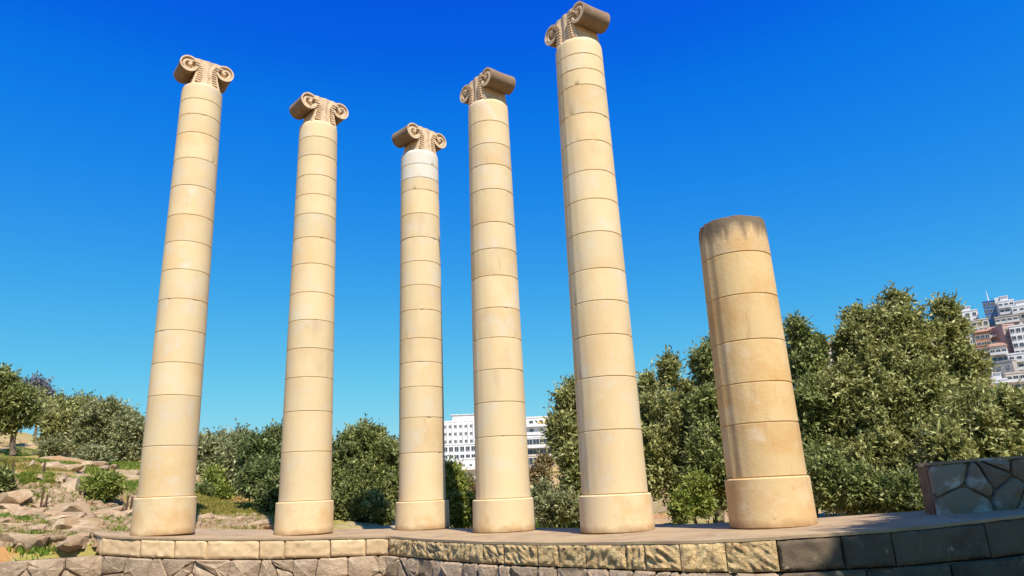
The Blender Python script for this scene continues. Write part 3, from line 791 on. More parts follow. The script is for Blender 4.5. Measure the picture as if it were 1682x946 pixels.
# ------------------------------------------------------------------ vegetation
def leaves_mesh(name, blobs, nspray, leaf, m, per=8, spread=1.0, up=.25, seed=1, subs=22, core=.0):
    """blobs: list of (centre, rx, ry, rz). sprays of small leaves gathered in clumps through each blob"""
    leaf = leaf * .95
    nspray = int(nspray * (1.0 if name.endswith('wood') or name.endswith('scrub') else 1.2))
    g = np.random.default_rng(seed)
    vol = np.array([(b[1] * b[2] * b[3]) ** (2 / 3) for b in blobs]); cnt = np.maximum(8, (nspray * vol / vol.sum()).astype(int))
    P = []; D = []
    for (c, rx, ry, rz), n in zip(blobs, cnt):
        ns = max(5, int(subs * (rx * rz) ** .5 / (rx * rz) ** .5))
        u = g.normal(size=(ns, 3)); u /= np.linalg.norm(u, axis=1)[:, None]
        u[:, 2] = np.where(u[:, 2] < -.6, -u[:, 2], u[:, 2])
        rad = g.uniform(.38, 1.0, (ns, 1))
        sc_ = u * rad
        sr = g.uniform(.14, .31, ns)
        k = g.integers(0, ns, n)
        w = g.normal(size=(n, 3)); w /= np.linalg.norm(w, axis=1)[:, None]
        r = g.uniform(.35, 1, (n, 1)) ** .5
        p = sc_[k] + w * r * sr[k][:, None]
        # some fill through the inside
        fill = g.random(n) < .10
        q = g.normal(size=(n, 3)); q /= np.linalg.norm(q, axis=1)[:, None]
        p = np.where(fill[:, None], q * (g.random((n, 1)) ** .5) * .85, p)
        d = w * .7 + p * .8; d[:, 2] += up
        d += g.normal(size=(n, 3)) * .35
        d /= np.linalg.norm(d, axis=1)[:, None]
        S = np.array([max(.55 * q_, q_ - leaf * 1.7) for q_ in (rx, ry, rz)])
        rn = np.linalg.norm(p, axis=1)[:, None] + 1e-9
        p = p * np.where(rn > .72, (.72 + .45 * (rn - .72)) / rn, 1)
        P.append(np.array(c)[None] + p * S); D.append(d)
        # leafy shoots that stick out of the crown and break its outline
        nsh = 9; per_sh = max(3, int(n * .022))
        for _ in range(nsh):
            a = g.normal(size=3); a[2] = abs(a[2]) + .35; a /= np.linalg.norm(a)
            root = np.array(c) + a * S * .70
            dirn = a * .8 + np.array([0, 0, .7]) + g.normal(size=3) * .25; dirn /= np.linalg.norm(dirn)
            ln = g.uniform(.2, .5) * (rx * rz) ** .5
            tt = g.random(per_sh) ** .8
            P.append(root + dirn * (tt * ln)[:, None] + g.normal(size=(per_sh, 3)) * (.10 * (rx * rz) ** .5 * (1.05 - tt))[:, None])
            dd = dirn + g.normal(size=(per_sh, 3)) * .55; D.append(dd / np.linalg.norm(dd, axis=1)[:, None])
    P = np.concatenate(P); D = np.concatenate(D); n = len(P)
    SL = leaf * 2.2 * spread
    t = np.tile(np.linspace(.1, 1, per), n); idx = np.repeat(np.arange(n), per)
    lenf = np.where(g.random(n) < .12, g.uniform(1.2, 2.0, n), g.uniform(.6, 1.1, n))
    base = P[idx] + D[idx] * (t * SL * lenf[idx])[:, None]
    ld = D[idx] * .55 + g.normal(size=(n * per, 3)) * .65; ld /= np.linalg.norm(ld, axis=1)[:, None]
    face = g.normal(size=(n * per, 3)) * .75 + D[idx] * .55 + np.array([0, 0, .75])
    sd = np.cross(ld, face); sd /= np.linalg.norm(sd, axis=1)[:, None] + 1e-9
    L = leaf * g.uniform(.7, 1.3, (n * per, 1)); W = L * .19
    v = np.stack([base, base + ld * L * .45 + sd * W, base + ld * L, base + ld * L * .45 - sd * W], 1).reshape(-1, 3)
    tip = P + D * (SL * lenf)[:, None]; sw = np.cross(D, g.normal(size=(n, 3))); sw *= (leaf * .035) / (np.linalg.norm(sw, axis=1)[:, None] + 1e-9)
    v = np.concatenate([v, np.stack([P - sw, P + sw, tip + sw * .5, tip - sw * .5], 1).reshape(-1, 3)])
    N = n * per + n
    me = bpy.data.meshes.new(name)
    me.vertices.add(N * 4); me.vertices.foreach_set('co', v.astype(np.float32).ravel())
    me.loops.add(N * 4); me.loops.foreach_set('vertex_index', np.arange(N * 4, dtype=np.int32))
    me.polygons.add(N); me.polygons.foreach_set('loop_start', np.arange(0, N * 4, 4, dtype=np.int32)); me.polygons.foreach_set('loop_total', np.full(N, 4, dtype=np.int32))
    me.update(calc_edges=True)
    a = me.attributes.new('tint', 'FLOAT', 'FACE')
    spray_t = g.normal(.52, .29, n)
    a.data.foreach_set('value', np.concatenate([np.clip(spray_t[idx] + g.normal(0, .12, n * per), 0, 1), np.zeros(n)]).astype(np.float32))
    me.materials.append(m)
    return me
def limb_pts(a, b, n, wob, rr_):
    pts = []
    for i in range(n + 1):
        t = i / n; p = a.lerp(b, t)
        w = wob * math.sin(t * math.pi)
        pts.append(p + Vector((rr_.uniform(-w, w), rr_.uniform(-w, w), 0)))
    return pts
def tree(name, label, cat, base, blobs, nspray, leaf, m, seed, trunk_r=.12, group=None, up=.25, subs=24, per=8, stem='trunk'):
    """blobs in world space; base = foot of the trunk"""
    base = Vector(base)
    t = empty(name, base)
    tag(t, label, cat, group)
    lb = [((Vector(c) - base), a, b, d) for (c, a, b, d) in blobs]
    me = leaves_mesh('crown', lb, nspray, leaf, m, per=per, seed=seed, up=up, subs=subs)
    o = bpy.data.objects.new('crown' if stem == 'trunk' else 'foliage', me); link(o, t)
    rr_ = random.Random(seed)
    mb = MB()
    cen = sum((c for c, *_ in lb), Vector()) / len(lb)
    fork = Vector((cen.x * .4, cen.y * .4, max(.3, cen.z * .45)))
    mb.tube(limb_pts(Vector((0, 0, -.25)), fork, 4, trunk_r * .6, rr_), [trunk_r * 1.35, trunk_r * 1.05, trunk_r * .95, trunk_r * .85, trunk_r * .8], 8)
    for (c, a, b, d) in lb:
        tip = c + Vector((0, 0, d * .35))
        pts = limb_pts(fork, tip, 4, .18 * (tip - fork).length * .5, rr_)
        mb.tube(pts, [trunk_r * .6, trunk_r * .45, trunk_r * .3, trunk_r * .18, trunk_r * .05], 6)
        for k in range(4):
            e = c + Vector((rr_.uniform(-.8, .8) * a, rr_.uniform(-.8, .8) * b, rr_.uniform(-.3, .8) * d))
            mb.tube(limb_pts(pts[2], e, 3, .1 * a, rr_), [trunk_r * .28, trunk_r * .18, trunk_r * .1, trunk_r * .03], 5)
    mb.build(stem, M_bark, t, smooth=60)
    return t
def pb(px, py, dist, rpx, rpy, ry=None):
    """a foliage mass seen round a photograph position, radii in photograph pixels"""
    p = at(px, py, dist); k = pxm(px, py, dist)
    rx, rz = rpx / k, rpy / k
    return (p, rx, ry if ry else (rx + rz) / 2, rz)
def foot(px, dist, py=800):
    p = at(px, py, dist); return Vector((p.x, p.y, ground(p.x, p.y)))

# --- right: big shrubby trees directly behind the platform
tree('tree', 'tallest olive-green tree, spreading behind the gap between the broken column and the stone wall', 'tree', foot(1460, 18.5),
     [pb(1470, 568, 18.5, 60, 74), pb(1408, 592, 18.2, 42, 66), pb(1534, 588, 18.8, 50, 68), pb(1440, 690, 17.6, 85, 85), pb(1530, 700, 17.8, 80, 85), pb(1380, 680, 17.5, 55, 90),
      pb(1478, 508, 18.6, 22, 34), pb(1410, 528, 18.4, 24, 26), pb(1552, 516, 18.9, 24, 26), pb(1590, 616, 19, 38, 54), pb(1575, 550, 19, 16, 28), pb(1470, 790, 16.8, 80, 75), pb(1400, 790, 16.6, 50, 70), pb(1450, 620, 17.9, 60, 50), pb(1500, 640, 17.7, 60, 50)],
     12000, .115, L_olive, 21, .2)
tree('tree', 'narrow dark tree whose top shows just right of the broken column', 'tree', foot(1330, 18),
     [pb(1325, 612, 18, 34, 60), pb(1310, 552, 18, 17, 32), pb(1340, 575, 18.2, 17, 26), pb(1335, 700, 17.3, 45, 85), pb(1345, 800, 16.6, 40, 65)],
     3600, .115, L_green, 22, .12)
tree('tree', 'low yellow-green tree above the grey stone wall at the right edge', 'tree', foot(1630, 17),
     [pb(1624, 690, 17, 58, 56), pb(1668, 678, 17.2, 42, 40), pb(1590, 720, 16.5, 50, 70), pb(1560, 760, 15.8, 45, 70), pb(1702, 672, 17.5, 28, 28), pb(1650, 760, 16.5, 60, 50), pb(1720, 700, 17, 50, 60)],
     3800, .12, L_olive, 23, .12)
tree('shrub', 'leafy shrub low behind the platform just right of the broken column base', 'shrub', foot(1370, 14.8),
     [pb(1365, 800, 14.8, 38, 60), pb(1420, 815, 14.6, 50, 45), pb(1490, 820, 14.2, 45, 38)], 2600, .095, L_green, 24, .05, stem='stem')
# --- between tallest column and broken column
tree('tree', 'tree with two slim leafy tips between the column reaching highest and the broken one', 'tree', foot(1110, 19),
     [pb(1101, 616, 19, 15, 38), pb(1068, 646, 18.8, 17, 34), pb(1100, 694, 18.5, 56, 52), pb(1095, 770, 17.6, 62, 80), pb(1085, 710, 18, 55, 60), pb(1130, 652, 19.2, 20, 28)],
     6000, .115, L_olive, 31, .15)
tree('tree', 'dense tree leaning against the left flank of the broken column', 'tree', foot(1175, 17.5),
     [pb(1165, 615, 17.5, 30, 52), pb(1180, 590, 17.7, 22, 34), pb(1165, 690, 17, 42, 60), pb(1170, 780, 16.4, 45, 80)],
     4200, .115, L_green, 32, .13)
tree('shrub', 'pale leafy shrub low behind the platform between the last two columns', 'shrub', foot(1140, 14.9),
     [pb(1145, 820, 14.9, 26, 40), pb(1120, 835, 14.7, 18, 25)], 1100, .09, L_bright, 33, .04, stem='stem')
# --- between fourth and fifth columns
tree('tree', 'upright tree beside the left flank of the column reaching highest', 'tree', foot(930, 20),
     [pb(936, 672, 20, 24, 38), pb(952, 656, 20.2, 24, 36), pb(932, 730, 19.5, 32, 46), pb(948, 790, 19, 32, 66), pb(918, 706, 19.6, 18, 24)],
     3800, .135, L_olive, 41, .13)
tree('shrub', 'brownish low shrub in the gap right of the fourth column', 'shrub', foot(900, 17.5),
     [pb(905, 842, 17.5, 32, 28), pb(892, 820, 17.8, 14, 22), pb(930, 840, 17.2, 26, 28)], 1300, .11, L_grey, 42, .05, stem='stem')
tree('shrub', 'reddish brown bush below the building in the gap right of the fourth column', 'shrub', foot(880, 32),
     [pb(885, 785, 32, 18, 16), pb(895, 765, 33, 12, 14)], 420, .17, L_brown, 43, .05, stem='stem')
# --- between third and fourth
tree('shrub', 'bright green shrub against the right side of the third column', 'shrub', foot(748, 19),
     [pb(744, 812, 19, 20, 38), pb(754, 842, 18.6, 28, 30), pb(738, 785, 19.2, 12, 22)], 1900, .12, L_bright, 51, .06, stem='stem')
tree('shrub', 'small brownish shrub against the left side of the fourth column', 'shrub', foot(775, 24),
     [pb(772, 815, 24, 16, 30), pb(768, 850, 23, 20, 24)], 700, .13, L_brown, 52, .05, stem='stem')
# --- between second and third: the round dense tree
tree('tree', 'round dense green tree between the second and third columns', 'tree', foot(600, 25),
     [pb(598, 745, 25, 50, 44), pb(570, 768, 24.5, 40, 48), pb(632, 770, 24.8, 38, 52), pb(600, 812, 24, 56, 54), pb(645, 812, 24.5, 32, 54), pb(560, 830, 23.8, 40, 42), pb(612, 722, 25.2, 26, 24), pb(578, 730, 25.2, 24, 24), pb(605, 845, 23.6, 54, 30)],
     8500, .13, L_green, 61, .16)
# --- between first and second
tree('tree', 'large dark green tree at the left flank of the second column', 'tree', foot(430, 25),
     [pb(425, 756, 25, 36, 38), pb(452, 732, 25.5, 24, 28), pb(435, 796, 24.2, 38, 40), pb(410, 742, 26, 22, 24), pb(450, 820, 23.6, 30, 36)],
     4800, .14, L_dark, 71, .15)
tree('tree', 'grey-green olive tree behind the grass mound between the first two columns', 'tree', foot(380, 30),
     [pb(380, 770, 30, 28, 34), pb(358, 750, 31, 24, 26), pb(395, 735, 32, 26, 24), pb(375, 800, 29.5, 24, 18)], 2200, .17, L_grey, 72, .13)
tree('shrub', 'yellow-green shrub at the foot of the grey olive, right of the first column', 'shrub', foot(352, 29),
     [pb(350, 795, 29, 16, 24), pb(362, 812, 28.5, 14, 12)], 600, .15, L_bright, 73, .05, stem='stem')
tree('tree', 'dusky distant tree whose crown touches the right edge of the first column', 'tree', foot(335, 50),
     [pb(335, 745, 50, 26, 28), pb(358, 738, 52, 22, 20), pb(330, 785, 48, 20, 24)], 1300, .26, L_grey, 74, .15)
# --- left hillside olives
HILL = [
    ('big round olive tree halfway down the left slope, above the green bush', 170, 705, 46, [(0, 0, 48, 40), (-24, 22, 34, 28), (26, 14, 34, 32), (0, -22, 34, 24)], L_grey, 3600),
    ('olive tree touching the left edge of the first column', 208, 725, 44, [(0, 0, 24, 44), (-8, 25, 26, 26)], L_grey, 1900),
    ('olive tree on the slope left of the round one, over the small green terrace', 105, 705, 50, [(0, 0, 38, 32), (-14, 20, 24, 22), (16, -22, 30, 22)], L_olive, 2600),
    ('dark-trunked tree at the left edge of the photo, shading the grass', 18, 668, 46, [(0, 0, 44, 36), (-22, -30, 38, 28), (22, 18, 26, 22), (-10, 30, 26, 22)], L_green, 3200),
    ('crown on the ridge behind the round olive, against the sky', 128, 676, 66, [(0, 0, 32, 20), (30, 8, 28, 16), (-42, 2, 30, 24)], L_olive, 1500),
    ('lower crown on the ridge line next to the first column', 205, 690, 70, [(-6, 0, 26, 16), (12, 10, 22, 16)], L_grey, 1100),
    ('dusky purple-grey crown on the ridge right of the edge tree', 50, 644, 85, [(0, 0, 24, 14), (16, 6, 18, 12)], L_blue, 900),
    ('small low olive bush under the terrace tree on the left slope', 85, 742, 42, [(0, 0, 20, 14)], L_grey, 500),
    ('small olive standing in front of the round one on the slope', 140, 757, 40, [(0, 0, 20, 16), (20, -4, 16, 14)], L_grey, 800),
]
for i, (lab, px, py, d, bl, lm, n) in enumerate(HILL):
    f_ = foot(px, d)
    lowest = max(b[1] + b[3] for b in bl)
    tree('olive_tree' if lm is not L_blue else 'tree', lab, 'tree', f_, [pb(px + a, py + b, d, c, e) for a, b, c, e in bl], n, .0045 * d, lm, 80 + i, .16, group='trees on the left hillside', per=7)
tree('shrub', 'round bright green bush on the pale rock terrace left of the first column', 'shrub', ground_at(172, 826),
     [pb(172, 806, 23.4, 25, 17), pb(158, 802, 23.6, 12, 12), pb(188, 802, 23.6, 12, 12)], 1700, .11, L_bright, 95, .05, stem='stem')
tree('shrub', 'dark green bush cut by the left edge of the photo', 'shrub', ground_at(8, 815),
     [pb(-4, 797, 23.5, 15, 18)], 700, .12, L_green, 96, .05, stem='stem')
tree('shrub', 'small green bush in the grass between the first two columns', 'shrub', foot(330, 28),
     [pb(332, 812, 28, 12, 12)], 260, .14, L_green, 97, .04, stem='stem')
# --- tall tree beside the visitor whose shade falls on the right end of the platform
tree('tree', 'broad leafy tree right of the viewpoint, shading the right end of the platform', 'tree', (10.2, 2.2, ground(10.2, 2.2)),
     [((8.8, 2.9, 8.6), 2.3, 2.2, 2.0), ((7.2, 2.4, 8.4), 1.6, 1.5, 1.4), ((10.8, 3.4, 9.2), 2.6, 2.2, 2.2), ((9.4, 4.3, 9.2), 1.7, 1.3, 1.4), ((10, 1.6, 7.8), 2.4, 2, 1.8)], 3600, .26, L_green, 99, .3)
# --- far woods behind
def wood(name, pts, leaf, m, n, seed):
    me = leaves_mesh(name, pts, n, leaf, m, per=6, seed=seed, subs=10)
    o = bpy.data.objects.new(name, me); link(o); tag(o, kind='stuff'); return o
w1 = []
g = random.Random(5)
for k in range(46):
    px = g.uniform(230, 460); d = g.uniform(70, 120)
    top = np.interp(px, [230, 320, 350, 372, 400, 460], [700, 712, 716, 728, 735, 735])
    w1.append(pb(px, top + g.uniform(14, 50), d, g.uniform(14, 22), g.uniform(12, 16)))
wood('far_wood', w1, .42, L_grey, 5200, 101)
tag(bpy.data.objects['far_wood'], 'distant wooded hill between the first two columns', 'wood')
w2 = []
for k in range(60):
    px = g.uniform(-60, 240); d = g.uniform(52, 90)
    top = np.interp(px, [-60, 0, 40, 75, 120, 225], [595, 625, 645, 655, 668, 700])
    w2.append(pb(px, top + g.uniform(14, 34), d, g.uniform(14, 24), g.uniform(12, 18)))
wood('hillside_wood', w2, .32, L_olive, 6500, 102)
tag(bpy.data.objects['hillside_wood'], 'mass of olive trees covering the upper left hillside', 'wood')
w3 = []
for k in range(40):
    px = g.uniform(640, 1000); d = g.uniform(60, 110)
    w3.append(pb(px, 842 + g.uniform(-10, 10), d, g.uniform(16, 28), g.uniform(12, 20)))
wood('valley_scrub', w3, .35, L_brown, 2600, 103)
tag(bpy.data.objects['valley_scrub'], 'brownish scrub in the valley below the white apartment blocks', 'scrub')

# grass tufts
def grass(name, spots, n, h, m, seed, label):
    g = np.random.default_rng(seed); P = []
    for (x, y, r) in spots:
        k = max(3, int(n * r * r / sum(s[2] ** 2 for s in spots)))
        a = g.uniform(0, 2 * math.pi, k); q = r * np.sqrt(g.random(k)); P.append(np.stack([x + q * np.cos(a), y + q * np.sin(a)], 1))
    P = np.concatenate(P); z = terrain(P[:, 0], P[:, 1]) - .03; N = len(P)
    a = g.uniform(0, math.pi, N); w = g.uniform(.012, .03, N); hh = h * g.uniform(.5, 1.4, N)
    dx, dy = np.cos(a) * w, np.sin(a) * w
    v = np.stack([np.stack([P[:, 0] - dx, P[:, 1] - dy, z], 1), np.stack([P[:, 0] + dx, P[:, 1] + dy, z], 1), np.stack([P[:, 0] + g.normal(0, .05, N), P[:, 1] + g.normal(0, .05, N), z + hh], 1)], 1).reshape(-1, 3)
    me = bpy.data.meshes.new(name); me.vertices.add(N * 3); me.vertices.foreach_set('co', v.astype(np.float32).ravel())
    me.loops.add(N * 3); me.loops.foreach_set('vertex_index', np.arange(N * 3, dtype=np.int32))
    me.polygons.add(N); me.polygons.foreach_set('loop_start', np.arange(0, N * 3, 3, dtype=np.int32)); me.polygons.foreach_set('loop_total', np.full(N, 3, dtype=np.int32))
    me.update(calc_edges=True)
    t = me.attributes.new('tint', 'FLOAT', 'FACE'); t.data.foreach_set('value', g.random(N).astype(np.float32)); me.materials.append(m)
    o = bpy.data.objects.new(name, me); link(o); tag(o, label, 'grass', kind='stuff')
gr_ = random.Random(31)
L_grass = leaf_mat('grass_blades', (.16, .16, .02), (.30, .26, .04), (.42, .36, .10), trans=.3)
L_grassg = leaf_mat('green_grass_blades', (.08, .15, .015), (.15, .24, .02), (.30, .32, .05), trans=.3)
sp = []
for (px, py, r) in [(390, 832, 2.2), (360, 835, 1.8), (420, 845, 1.6), (350, 850, 1.2), (400, 862, 1.2), (340, 826, 2)]:
    q = ground_at(px, py); sp.append((q.x, q.y, r))
grass('yellow_grass', sp, 26000, .12, L_grass, 3, 'sunlit yellow grass on the mound between the first two columns')
sp2 = []
for k in range(40):
    q = ground_at(gr_.uniform(0, 225), gr_.uniform(740, 895)); sp2.append((q.x, q.y, gr_.uniform(.3, .9)))
grass('dry_grass', sp2, 26000, .10, L_grass, 13, 'dry yellow grass scattered between the rocks of the left slope')
sp = []
for (px, py, r) in [(20, 748, 2.2), (60, 744, 2.0), (100, 762, 1.6), (45, 860, .8), (80, 895, .7), (110, 880, .7), (130, 845, .9), (180, 858, .8), (30, 830, .8), (70, 848, .8), (20, 880, .8), (200, 800, 1.2), (215, 770, 1.8)]:
    q = ground_at(px, py); sp.append((q.x, q.y, r))
g2 = random.Random(8)
for k in range(26):
    q = ground_at(g2.uniform(0, 225), g2.uniform(785, 890)); sp.append((q.x, q.y, g2.uniform(.3, .7)))
grass('hill_grass', sp, 52000, .12, L_grassg, 4, 'patches of green grass among the rocks on the left slope')
q = at(935, 868, 20)
grass('valley_grass', [(q.x, q.y, 1.0), (q.x + .8, q.y + 1, 1)], 5000, .3, L_grassg, 6, 'bright grass showing low between the fourth and fifth columns')

# ------------------------------------------------------------------ rocks
def rock_mesh(seed, sq=.55):
    """angular weathered boulder about 1 m across"""
    import bmesh
    bm = bmesh.new(); bmesh.ops.create_icosphere(bm, subdivisions=3, radius=.5)
    r_ = random.Random(seed)
    planes = []
    for k in range(11):
        n_ = Vector((r_.gauss(0, 1), r_.gauss(0, 1), r_.gauss(0, .8))).normalized(); planes.append((n_, r_.uniform(.28, .44)))
    planes.append((Vector((0, 0, 1)), .30))
    for v in bm.verts:
        p = v.co.copy()
        for n_, c in planes:
            e = p.dot(n_) - c
            if e > 0: p -= n_ * e
        p *= 1 + .07 * noise.noise(p * 5 + Vector((seed, 0, 0)))
        v.co = Vector((p.x * 1.15, p.y, p.z * sq * 1.6))
    me = bpy.data.meshes.new('rock'); bm.to_mesh(me); bm.free()
    me.materials.append(M_rock)
    me.polygons.foreach_set('use_smooth', [True] * len(me.polygons)); me.set_sharp_from_angle(angle=R(22)); me.update()
    return me
RK = [rock_mesh(s) for s in range(8)]
gr = random.Random(77)
def put_rock(name, me, loc, s, parent=None, org=Vector(), m=None):
    o = bpy.data.objects.new(name, me); link(o, parent)
    o.location = Vector(loc) - org; o.scale = s; o.rotation_euler = (gr.uniform(-.2, .2), gr.uniform(-.2, .2), gr.uniform(0, 6.28))
    return o
def row(name, label, cat, line, n, size, py_jit=3, thick=1):
    """remains of a dry-stone terrace: every stone is a part"""
    pts = [ground_at(px, py) for px, py in line]
    org = pts[len(pts) // 2].copy()
    root = empty(name, org); tag(root, label, cat, 'ruined terrace rows')
    xs = np.linspace(0, 1, n)
    for i, t in enumerate(xs):
        u = t * (len(line) - 1); k = min(int(u), len(line) - 2); w = u - k
        px = line[k][0] * (1 - w) + line[k + 1][0] * w + gr.uniform(-2, 2); py = line[k][1] * (1 - w) + line[k + 1][1] * w + gr.uniform(-py_jit, py_jit)
        q = ground_at(px, py); s = size * gr.uniform(.55, 1.35)
        put_rock('stone', gr.choice(RK), q + Vector((0, 0, s * .05)), (s * gr.uniform(1, 1.5), s * gr.uniform(.8, 1.1), s * gr.uniform(.55, .9)), root, org)
row('terrace_wall', 'row of flat tumbled boulders crossing the left slope below the pale rock face', 'stone row', [(2, 842), (60, 850), (120, 855), (170, 850), (215, 846)], 44, .50, 4)
row('terrace_wall', 'broken line of small stones at the foot of the pale rock face, by the fence posts', 'stone row', [(0, 822), (60, 832), (130, 838), (212, 828)], 40, .33, 5)
row('terrace_wall', 'scattered pale stones below the grass mound between the first two columns', 'stone row', [(325, 852), (350, 856), (380, 862), (440, 866)], 26, .42, 5)
row('terrace_wall', 'stony bank just behind the lower left wall, left of the platform tip', 'stone row', [(0, 868), (50, 872), (100, 868), (150, 876)], 38, .38, 7)
row('terrace_wall', 'rough stones lying right behind the lower left wall at the corner of the photo', 'stone row', [(0, 890), (60, 896), (105, 894), (142, 886)], 22, .5, 4)
row('terrace_wall', 'short ledge of stones under the olive trees on the orange slope', 'stone row', [(88, 770), (110, 772), (150, 766), (215, 778)], 14, .6, 3)
for (px, py, s, lab) in [(285 / 2.585, 580 + 690 / 2.585, .95, 'long flat pale boulder lying in the middle of the boulder row on the left slope'),
                         (60 / 2.585, 580 + 640 / 2.585, 1.0, 'grey boulder at the left edge, at the start of the boulder row'),
                         (340 / 2.585, 580 + 755 / 2.585, .75, 'upright pinkish boulder beside the left tip of the platform'),
                         (300 / 2.585, 580 + 860 / 2.585, .55, 'reddish boulder with orange soil round it, near the platform tip')]:
    q = ground_at(px, py)
    o = put_rock('rock', RK[int(px) % 8], q + Vector((0, 0, .08)), (s * 1.3, s * .9, s * .8)); tag(o, lab, 'rock')
# loose rubble nobody could count
def rubble():
    v = []; f = []
    for k in range(1500):
        px, py = gr.uniform(0, 230), gr.uniform(800, 900)
        if k % 5 == 0: px, py = gr.uniform(322, 445), gr.uniform(848, 870)
        q = ground_at(px, py)
        if q.length < 13.8: continue
        s = gr.uniform(.04, .14); a = gr.uniform(0, 6.28)
        o = len(v); n_ = 5
        for j in range(n_):
            t = a + 6.283 * j / n_; v.append((q.x + math.cos(t) * s * gr.uniform(.7, 1.2), q.y + math.sin(t) * s * gr.uniform(.7, 1.2), q.z - .03))
        for j in range(n_):
            t = a + 6.283 * j / n_; v.append((q.x + math.cos(t) * s * .6, q.y + math.sin(t) * s * .6, q.z + s * gr.uniform(.4, .9)))
        for j in range(n_): f.append((o + j, o + (j + 1) % n_, o + n_ + (j + 1) % n_, o + n_ + j))
        f.append(tuple(o + n_ + j for j in range(n_)))
    o = mesh_obj('rubble', v, f, M_rock); tag(o, 'loose small stones strewn over the left slope', 'rubble', kind='stuff')
rubble()
# pale rock face
def outcrop(label, px0, px1, pyb, h, seed, dep=1.6):
    a = ground_at(px0, pyb); b = ground_at(px1, pyb)
    org = a.lerp(b, .5); root_o = None
    L = (b - a); nx, nz = 90, 20; v = []; f = []
    t = L.normalized(); nr = Vector((t.y, -t.x, 0)).normalized()
    if nr.y > 0: nr = -nr
    for j in range(nz + 1):
        for i in range(nx + 1):
            u, w = i / nx, j / nz
            p = a.lerp(b, u)
            taper = min(1, min(u, 1 - u) * 6)
            z = -.15 + h * w * taper * (1 + .3 * noise.noise(Vector((u * 5, seed, 0))))
            back = dep * (w ** 1.3)
            q = Vector((u * L.length, z, seed))
            n_ = .42 * noise.noise(q * 1.1) + .42 * noise.noise(Vector((q.x * 2.6, q.y * 1.2, seed + 2))) + .22 * noise.noise(Vector((q.x * 6, q.y * 4, seed + 2)))
            c1 = abs(noise.noise(Vector((q.x * 1.7 + .4 * noise.noise(q * 3), q.y * .5, seed + 5)))); c2 = abs(noise.noise(Vector((q.x * .8, q.y * 3.2, seed + 9))))
            n_ -= .55 * max(0, 1 - c1 / .10) + .3 * max(0, 1 - c2 / .08)
            pp = p - nr * back + nr * (n_ + .12 * math.floor((z + .2 * noise.noise(q)) * 2.5) * -.4)
            v.append((pp.x - org.x, pp.y - org.y, p.z + z - org.z + .1 * noise.noise(q * 4)))
    for j in range(nz):
        for i in range(nx):
            k = j * (nx + 1) + i; f.append((k, k + 1, k + nx + 2, k + nx + 1))
    # closing skirt into the slope
    o = len(v)
    for i in range(nx + 1):
        x, y, z = v[nz * (nx + 1) + i]; v.append((x - nr.x * 2.5, y - nr.y * 2.5, z - .2))
    for i in range(nx): f.append((nz * (nx + 1) + i, nz * (nx + 1) + i + 1, o + i + 1, o + i))
    ob = mesh_obj('rock_outcrop', v, f, M_outcrop, smooth=25, loc=org); tag(ob, label, 'rock')
outcrop('long pale craggy rock face crossing the left slope below the orange earth', -40, 146, 834, 1.0, 3.3)
outcrop('small pale ledge of bedrock at the top of the orange slope by the green terrace', 20, 60, 772, .5, 8.1, .8)

# lower-left dry wall of rounded stones
dw_pts = [(-16.5, 12.2), (-13.6, 13.3), (-12.4, 13.7), (-11.4, 13.9)]
dw = empty('dry_stone_wall', (-12.5, 13.5, -.9)); DO = (-12.5, 13.5, -.9)
tag(dw, 'dry wall of rounded stones in the lower left corner of the photo', 'wall')
fnd, LD, _ = path_fn(dw_pts, lambda a: -.05 + .22 * (1 - a / 5.5), DO)
rnd = random.Random(9); seeds = []
for r_ in range(4):
    a = r_ * .12
    while a < LD: seeds.append((a + rnd.uniform(-.05, .05), -.1 - .24 * r_ + rnd.uniform(-.05, .05))); a += rnd.uniform(.26, .48)
for poly in voronoi(seeds, 0, LD, -.95, .0, .03):
    xs = [p[0] for p in poly]
    if max(xs) - min(xs) < .1: continue
    stone_piece(round_poly(poly, .3, .012, rnd), fnd, rnd.uniform(.06, .14), rnd.uniform(.03, .07), 'stone', M_rubble, dw, rnd, smooth=35)
v = []
for q in np.linspace(0, LD, 12): v += [fnd(q, -.02, -.03), fnd(q, -1, -.03), fnd(q, -.02, -.5)]
mesh_obj('mortar_core', v, [q for i in range(11) for q in ((3 * i, 3 * i + 1, 3 * i + 4, 3 * i + 3), (3 * i + 2, 3 * i, 3 * i + 3, 3 * i + 5))], M_mortar, dw)

# iron fence posts
for (px, pb_, pt, lab) in [(65, 843, 806, 'thin iron post standing in front of the pale rock face, left one of a pair'),
                           (73, 841, 815, 'shorter iron post right beside the tall one in front of the pale rock face'),
                           (206, 846, 815, 'thin iron post just left of the first column, in the boulder row'),
                           (213, 846, 817, 'thin iron post half hidden by the first column base'),
                           (19, 778, 757, 'small far fence post on the orange slope near the left edge'),
                           (70, 780, 762, 'small far fence post on the orange slope, right of the other far one')]:
    q = ground_at(px, pb_); d = math.hypot(q.x, q.y); h = (pb_ - pt) / pxm(px, pb_, d)
    mb = MB(); r_ = .025 if pb_ > 800 else .03
    mb.tube([Vector((0, 0, -.2)), Vector((.01, 0, h * .5)), Vector((.02, .01, h))], [r_, r_, r_ * .9], 6)
    mb.box(-.01, .05, -.015, .015, h * .75, h * .78)
    o = mb.build('fence_post', M_iron, None, loc=q); tag(o, lab, 'post', 'iron fence posts on the left slope')

